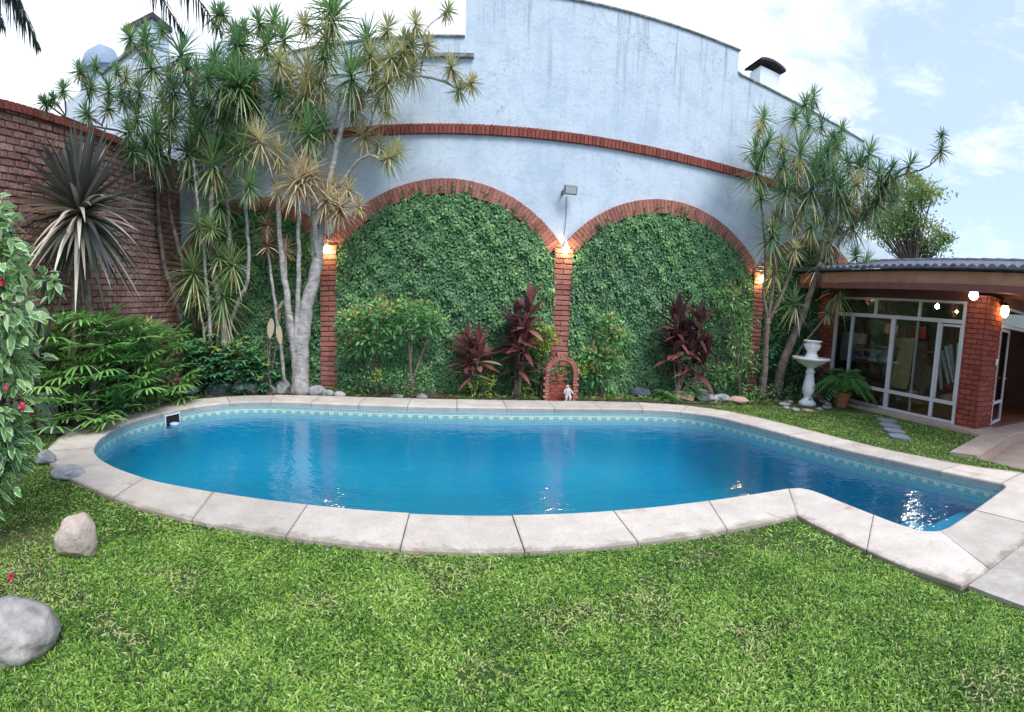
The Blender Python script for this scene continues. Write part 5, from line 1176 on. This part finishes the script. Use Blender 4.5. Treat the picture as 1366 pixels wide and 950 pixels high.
# purple ground flowers by the big boulder
c = G(16, 785)
mb = MB(); n_ = 40; mb.ribbons(np.c_[c[0]+rng.normal(0, .008, n_), c[1]+rng.normal(0, .008, n_), rng.uniform(.06, .08, n_)], rng.normal(0, 1, (n_, 3)), .022, .010, .1, 2, [.4, 1, .3], rng.random(n_)*.3, 1); tag(mb.build('magenta_flower_tuft', M['pink'], loc=(c[0], c[1], 0)), 'small magenta flower tuft behind the big granite boulder', 'flower')

# metal can
c = RR(63, 545, 6.75); cx_, cy_ = c[0], c[1]
o = empty('metal_can', (cx_, cy_, 0), 'pale galvanised metal can standing behind the variegated bush', 'can')
MB().lathe([(.155, 0), (.165, .02), (.155, .55), (.165, .57), (.152, .575), (.14, .56)], (cx_, cy_, 0), 24).build('can_body', M['galv'], o, smooth=True, bevel=.002)
MB().tube([(cx_-.15, cy_-.02, .5), (cx_-.22, cy_-.03, .5), (cx_-.215, cy_-.03, .3), (cx_-.175, cy_-.02, .25)], .01, 6).build('handle', M['galv'], o)

# ------------------------------------------------------------------ brick grotto with hanging pot and statuette
gx, gy = W(747, 525, 8.35)[0], 8.35
o = empty('brick_grotto', (gx, gy, 0), 'small arched brick grotto at the foot of the middle brick pillar', 'grotto')
mb = MB(); R0, zs_ = .215, .52
z = 0
while z < zs_:
    e = .03 if int(z/.055) % 2 else 0
    mb.bbox(gx-R0-.07-e, gx-R0+.0, gy-.07, gy+.12, z, z+.048); mb.bbox(gx+R0, gx+R0+.07+e, gy-.07, gy+.12, z, z+.048); z += .055
n_ = 15
for i in range(n_):
    a = -math.pi/2+(i+.5)*math.pi/n_
    rbrick(mb, (gx+math.sin(a)*(R0+.035), gy+.02, zs_+math.cos(a)*(R0+.035)), (math.pi/n_*(R0+.05)*.92, .19, .085), a)
mb.bbox(gx-.09, gx+.09, gy-.05, gy+.1, zs_+R0+.075, zs_+R0+.13); mb.bbox(gx-R0-.12, gx-R0-.02, gy-.05, gy+.1, zs_-.02, zs_+.06); mb.bbox(gx+R0+.02, gx+R0+.12, gy-.05, gy+.1, zs_-.02, zs_+.06)
mb.build('arch', M['brick_arch'], o, bevel=.006)
mb = MB(); z = 0; row = 0
while z < .26:
    for k in range(4):
        x0 = gx-R0+.004+k*.14-(.07 if row % 2 else 0); x1 = min(x0+.13, gx+R0-.004); x0 = max(x0, gx-R0+.004)
        if x1-x0 > .02: mb.bbox(x0, x1, gy-.03, gy+.08, z, z+.05)
    z += .058; row += 1
mb.build('low_wall', M['brick_lodge'], o, bevel=.004)
MB().bbox(gx-R0+.01, gx+R0-.01, gy-.018, gy+.07, 0, .26).build('low_wall_core', M['mortar'], o)
hpz = .42; hx_, hy_ = gx-.03, gy+.0
p_ = empty('hanging_pot', (hx_, hy_, hpz), 'small terracotta pot with green plant hanging inside the brick grotto', 'pot')
MB().lathe([(.05, hpz-.06), (.068, hpz+.03), (.08, hpz+.03), (.08, hpz+.055), (.06, hpz+.05)], (hx_, hy_, 0), 16).build('pot_body', M['terracotta'], p_)
mb = MB(); P, v = ell_pts((hx_+.01, hy_, hpz+.15), (.14, .08, .11), 90, .3); leafy(mb, P, v, .055, .5, .5+rng.normal(0, .15, 90)); mb.build('plant', M['shrub'], p_)
MB().tube([(hx_, hy_, hpz+.05), (hx_, hy_, zs_+R0+.01)], .004, 5).build('hanger', M['dark_metal'], p_)
# white statuette: small figure leaning on the low wall, one continuous skin
sx_, sy_ = W(758, 520, 8.2)[0], 8.2
me = bpy.data.meshes.new('garden_statuette')
vs = [(0,0,.16),(0,0,.20),(-.005,0,.235),(-.005,0,.262),(-.02,-.005,.295),(-.025,-.005,.318), (-.045,-.01,.235),(-.075,-.02,.20),(-.065,-.04,.165), (.04,-.01,.23),(.07,-.02,.19),(.085,-.045,.165), (-.028,-.005,.14),(-.035,-.03,.09),(-.035,-.005,.02),(-.04,-.035,.012), (.028,-.005,.135),(.04,-.04,.09),(.035,-.01,.02),(.035,-.04,.012)]
ed = [(0,1),(1,2),(2,3),(3,4),(4,5),(2,6),(6,7),(7,8),(2,9),(9,10),(10,11),(0,12),(12,13),(13,14),(14,15),(0,16),(16,17),(17,18),(18,19)]
rad_ = [.042,.042,.036,.02,.034,.028, .02,.015,.012, .02,.015,.012, .03,.024,.016,.013, .03,.024,.016,.013]
me.from_pydata([(x*.98, y*.98, z*.98) for x, y, z in vs], ed, [])
st_ = bpy.data.objects.new('garden_statuette', me); COL.objects.link(st_); st_.location = (sx_, sy_, .0)
me.materials.append(mk('weathered_white', [(.35, (.35, .36, .34)), (.6, (.62, .63, .62))], scale=30, rough=.85, bump=.004, bscale=60))
sm = st_.modifiers.new('s', 'SKIN'); sb_ = st_.modifiers.new('ss', 'SUBSURF'); sb_.levels = 2; sb_.render_levels = 2
for v_, r_ in zip(me.skin_vertices[0].data, rad_): v_.radius = (r_*.98, r_*.98)
me.skin_vertices[0].data[0].use_root = True
tag(st_, 'tiny white garden statuette standing before the low wall of the grotto', 'statuette')
rock(752, 531, 6, 5, M['white_stone'], 'small white round stone at the statuette foot', 'stone', seed=3)

# skimmer mouth, floater and bits
P0 = np.array([-4.195, 6.22]); tdir = unit(np.array([-4.12, 6.5])-np.array([-4.27, 5.95])); nin = np.array([tdir[1], -tdir[0]])
o = empty('pool_skimmer', (P0[0], P0[1], -.1), 'white framed skimmer opening with mouth painted dark in the left pool wall', 'skimmer')
def sk_bar(mb, s0, s1, z0, z1, d0, d1):
    V = [(*(P0+tdir*s+nin*d), z) for s in (s0, s1) for d in (d0, d1) for z in (z0, z1)]
    mb.add(V, quads=[(0,1,3,2),(4,6,7,5),(0,4,5,1),(2,3,7,6),(0,2,6,4),(1,5,7,3)])
mb = MB(); sk_bar(mb, -.155, -.14, -.19, .0, .0, .02); sk_bar(mb, .14, .155, -.19, .0, .0, .02); sk_bar(mb, -.14, .14, -.03, -.015, .0, .02); mb.build('frame', M['white_plastic'], o)
mb = MB(); sk_bar(mb, -.14, .14, -.19, -.02, .004, .012); mb.build('mouth', M['black'], o)  # flat black plate, the shade inside the opening is put into its colour
fc = G(233, 566, -.14); tag(MB().lathe([(.02, -.155), (.07, -.15), (.075, -.125), (.05, -.115), (.01, -.112)], (fc[0], fc[1], 0), 20).build('chlorine_floater', M['pale_blue_plastic'], loc=(fc[0], fc[1], -.14), smooth=True), 'pale blue and white float bobbing at the skimmer mouth', 'float')
c = G(219, 537, .04); mb = MB(); mb.ribbons([c, c, c], [(1, .3, .5), (-.6, .3, .4), (.2, -.5, .9)], .09, .07, .1, 3, [.6, 1, .2], .5, 1); tag(mb.build('paper_scrap', M['white_petal'], loc=(c[0], c[1], .04)), 'crumpled white paper scrap on the coping near the skimmer', 'paper')
mb = MB(); n_ = 26; pp = [G(1240+rng.normal(0, 14), 690+rng.normal(0, 7), -.143) for _ in range(n_)]
mb.ribbons(pp, np.c_[rng.normal(0, 1, (n_, 2)), np.zeros(n_)], .022, .02, 0, 2, [.4, 1, .4], .5, .05, np.c_[rng.normal(0, 1, (n_, 2)), np.zeros(n_)])
tag(mb.build('floating_petals', M['white_petal']), 'scattered white petals floating in the shallow end of the pool', 'petals', kind='stuff')
c = G(122+0, 0, 0) if False else None

# ------------------------------------------------------------------ palm leaning in from beyond the left edge
def frond(mb, sb, p0, p1, p2, n=90, ll=.55, tint=.5):
    C = bez(np.array(p0), np.array(p1), np.array(p1)*.4+np.array(p2)*.6, np.array(p2), n)
    sb.tube(C, np.linspace(.03, .006, n), 6, caps=False)
    T = np.gradient(C, axis=0); T /= np.linalg.norm(T, axis=1)[:, None]
    s_ = np.linspace(0, 1, n); k = s_ > .12
    for sg_ in (-1, 1):
        side = np.cross(T, [0, 0, 1.]); side /= np.linalg.norm(side, axis=1)[:, None]+1e-6
        D = side*sg_*.8+T*.75+np.array([0, 0, -.35])+rng.normal(0, .16, T.shape)
        mb.ribbons(C[k], D[k], ll*np.sin(np.pi*(s_[k]*.8+.15))*rng.uniform(.75, 1.15, k.sum()), .026, .7, 4, [.5, 1, .8, .5, .05], np.clip(tint+rng.normal(0, .25, k.sum()), 0, 1), .3)
cr0 = np.array([-5.3, 2.3, 8.6])
o = empty('feather_palm', (-5.5, 2.0, 0), 'feather palm whose drooping frond tips hang in along the top left edge', 'palm')
mb, sb = MB(), MB()
def fto(tx, ty, r, ll, tint, lift=.6):
    e_ = np.array(RR(tx, ty, r)); frond(mb, sb, cr0, cr0*.55+e_*.45+np.array([0, 0, lift]), e_, ll=ll, tint=tint)
fto(52, 62, 6.4, .5, .3); fto(28, 22, 6.6, .5, .2); fto(5, 35, 6.2, .45, .3)
fto(246, 46, 7.6, .45, .3); fto(296, 44, 7.8, .55, .8, .4)
for a in (2.6, 3.4, 4.2, 5.0, 5.8): frond(mb, sb, cr0, cr0+np.array([1.3*math.cos(a), 1.3*math.sin(a), 1.0]), cr0+np.array([2.4*math.cos(a), 2.4*math.sin(a), .1]), ll=.6)
mb.build('fronds', M['palm'], o); sb.build('frond_stalks', M['bark_dark'], o)
MB().tube([(-5.5, 2.0, 0), (-5.45, 2.05, 3), (-5.35, 2.2, 6), cr0], [.2, .16, .14, .12], 12).build('trunk', M['bark_grey'], o, smooth=True)

# background tree at the right
def far_tree(label, base, blobs, rr):
    o = empty('background_tree', base, label, 'tree', None)
    mb, sb = MB(), MB(); b0 = np.array(base)
    for (px, py, R, n_) in blobs:
        c = np.array(RR(px, py, rr+rng.uniform(-.8, .8))); k = max(1, n_//45)
        for _ in range(k):
            cc_ = c+rng.normal(0, .42, 3)*R; m_ = 90; P = cc_+rng.normal(0, 1, (m_, 3))*R*np.array([.3, .3, .17])
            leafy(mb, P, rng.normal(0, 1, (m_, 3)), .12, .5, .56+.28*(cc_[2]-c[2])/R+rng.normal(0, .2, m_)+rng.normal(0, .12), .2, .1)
            sb.tube(bez(b0+np.array([0, 0, 3.2]), b0+np.array([0, 0, 4.2]), (c+cc_)/2-np.array([0, 0, .5]), cc_, 6), np.linspace(.03, .008, 6), 5, caps=False)
    sb.tube([b0, b0+np.array([.1, 0, 1.8]), b0+np.array([0, 0, 3.3])], [.24, .19, .15], 10)
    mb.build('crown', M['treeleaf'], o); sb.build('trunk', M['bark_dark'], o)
tb0 = RR(1205, 500, 17)
far_tree('yellow-green leafy tree beyond the garden room roof', (tb0[0], tb0[1], 0), [(1195,265,.8,700),(1210,290,.9,900),(1235,262,.6,420),(1185,310,.8,700),(1240,322,.8,800),(1258,318,.35,160),(1215,335,.8,600),(1175,280,.7,450),(1222,250,.45,220)], 17)

# ------------------------------------------------------------------ low ground cover in the beds (stuff)
n = 46000; t = rng.uniform(-5.5, 7.4, n); P = np.c_[rng.uniform(-5.5, 7.4, n), rng.uniform(2.7, 8.9, n)]
ok = inpoly(P, bed); P = P[ok]; patch = np.sin(P[:, 0]*2.3)+np.sin(P[:, 0]*5.7+P[:, 1]*3)+rng.normal(0, .5, len(P)); P = P[patch > -.9]; n = len(P)
mb = MB(); D = rng.normal(0, 1, (n, 3)); D[:, 2] = rng.uniform(.2, 1.3, n)
mb.ribbons(np.c_[P, np.full(n, .03)], D, rng.uniform(.06, .17, n), rng.uniform(.018, .04, n), .35, 3, [.4, 1, .7, .05], np.clip(rng.normal(.5, .27, n), 0, 1), .8)
tag(mb.build('ground_cover', M['cover']), 'low mixed leaves and litter covering the flower bed soil', 'ground cover', kind='stuff')

# ------------------------------------------------------------------ lawn blades (stuff)
def lawn_pts(n, r0, r1, a0, a1):
    r = np.sqrt(rng.uniform(r0*r0, r1*r1, n)); a = rng.uniform(a0, a1, n)
    return np.c_[r*np.sin(a), r*np.cos(a)]
a0, a1 = math.radians(-60), math.radians(73)
sets = [(215000, 1.15, 3.3, .86), (95000, 3.3, 5.5, 1.0), (110000, 4.5, 9.6, 1.2), (40000, 5.5, 7.4, 1.2)]
mb = MB(); opoly = outer
for n, r0, r1, sc_ in sets:
    P = lawn_pts(n, r0, r1, a0, a1)
    if r0 == 4.5: P = P[(P[:, 0] > 4.5) & (rng.random(len(P)) < 1)]
    if r0 == 5.5: P = P[P[:, 0] < -3.5]
    grow = cc+(opoly-cc)*1.0
    bad = inpoly(P, grow) | inpoly(P, bed) | inpoly(P, patio) | inpoly(P, [(2.72,1.44),(12,1.44),(12,-3),(2.74,-3)]) | inpoly(P, [(2.62,2.93),(2.62,1.4),(5.7,1.4),(5.75,2.4),(5.2,3),(3,3)]) | inpoly(P, [(5.86,3.57),(7.55,4.0),(7.55,9),(12,9),(12,2.9),(6.05,3.2)]) | inpoly(P, [(5.7,1.42),(6.02,2.4),(12,1.6),(12,1.4)])
    P = P[~bad & (P[:, 0] > -5.55) & (P[:, 1] < 8.6)]
    # bare, brownish patches
    def nz(x, y, s): return np.sin(x*s+1.3*np.sin(y*s*.7))*np.sin(y*s*1.1+1.7*np.sin(x*s*.6))
    pt2 = nz(P[:, 0]+3, P[:, 1]+1, 2.1)*.5+nz(P[:, 0], P[:, 1], 5.3)*.35+nz(P[:, 0], P[:, 1], 13)*.2
    left = np.clip((-1.9-P[:, 0])/1.0, 0, 1)*np.clip((3.0-P[:, 1])/1.2, 0, 1)
    thin = (pt2 > .62) | ((left > .3) & (pt2 > .1))
    for (qx, qy, qr) in ((600,768,.16),(548,748,.10),(850,808,.20),(745,828,.12),(12,722,.30),(30,760,.28),(240,772,.12),(1010,850,.12),(420,800,.10),(640,900,.10)):
        q_ = G(qx, qy); dq = np.hypot((P[:, 0]-q_[0])*.75, P[:, 1]-q_[1])/qr*(1+.35*np.sin(np.arctan2(P[:, 1]-q_[1], P[:, 0]-q_[0])*3+qx))
        thin |= (dq < 1) & (rng.random(len(P)) < .85)
    keep = ~thin | (rng.random(len(P)) < .36); P, pt2, thin = P[keep], pt2[keep], thin[keep]; n = len(P)
    tint = np.clip(.45-.20*pt2+.10*nz(P[:, 0]+9, P[:, 1]-4, 8.5)+rng.normal(0, .25, n), .02, .93)
    dry = rng.random(n) < np.where(thin, .38, .035); tint[dry] = rng.uniform(.95, 1, dry.sum())
    D = rng.normal(0, 1, (n, 3)); D[:, 2] = rng.uniform(.35, 1.5, n); flow = nz(P[:, 0], P[:, 1], 3.1); D[:, 0] += flow*.7+.25
    mb.ribbons(np.c_[P, np.full(n, .002)], D, rng.uniform(.026, .062, n)*sc_, rng.uniform(.0055, .0105, n)*sc_, rng.uniform(.3, .9, n), 3, [.6, 1, .8, .05], tint, 1.0)
tag(mb.build('lawn_grass', M['grass']), 'short broad-bladed green lawn grass around the pool', 'grass', kind='stuff')
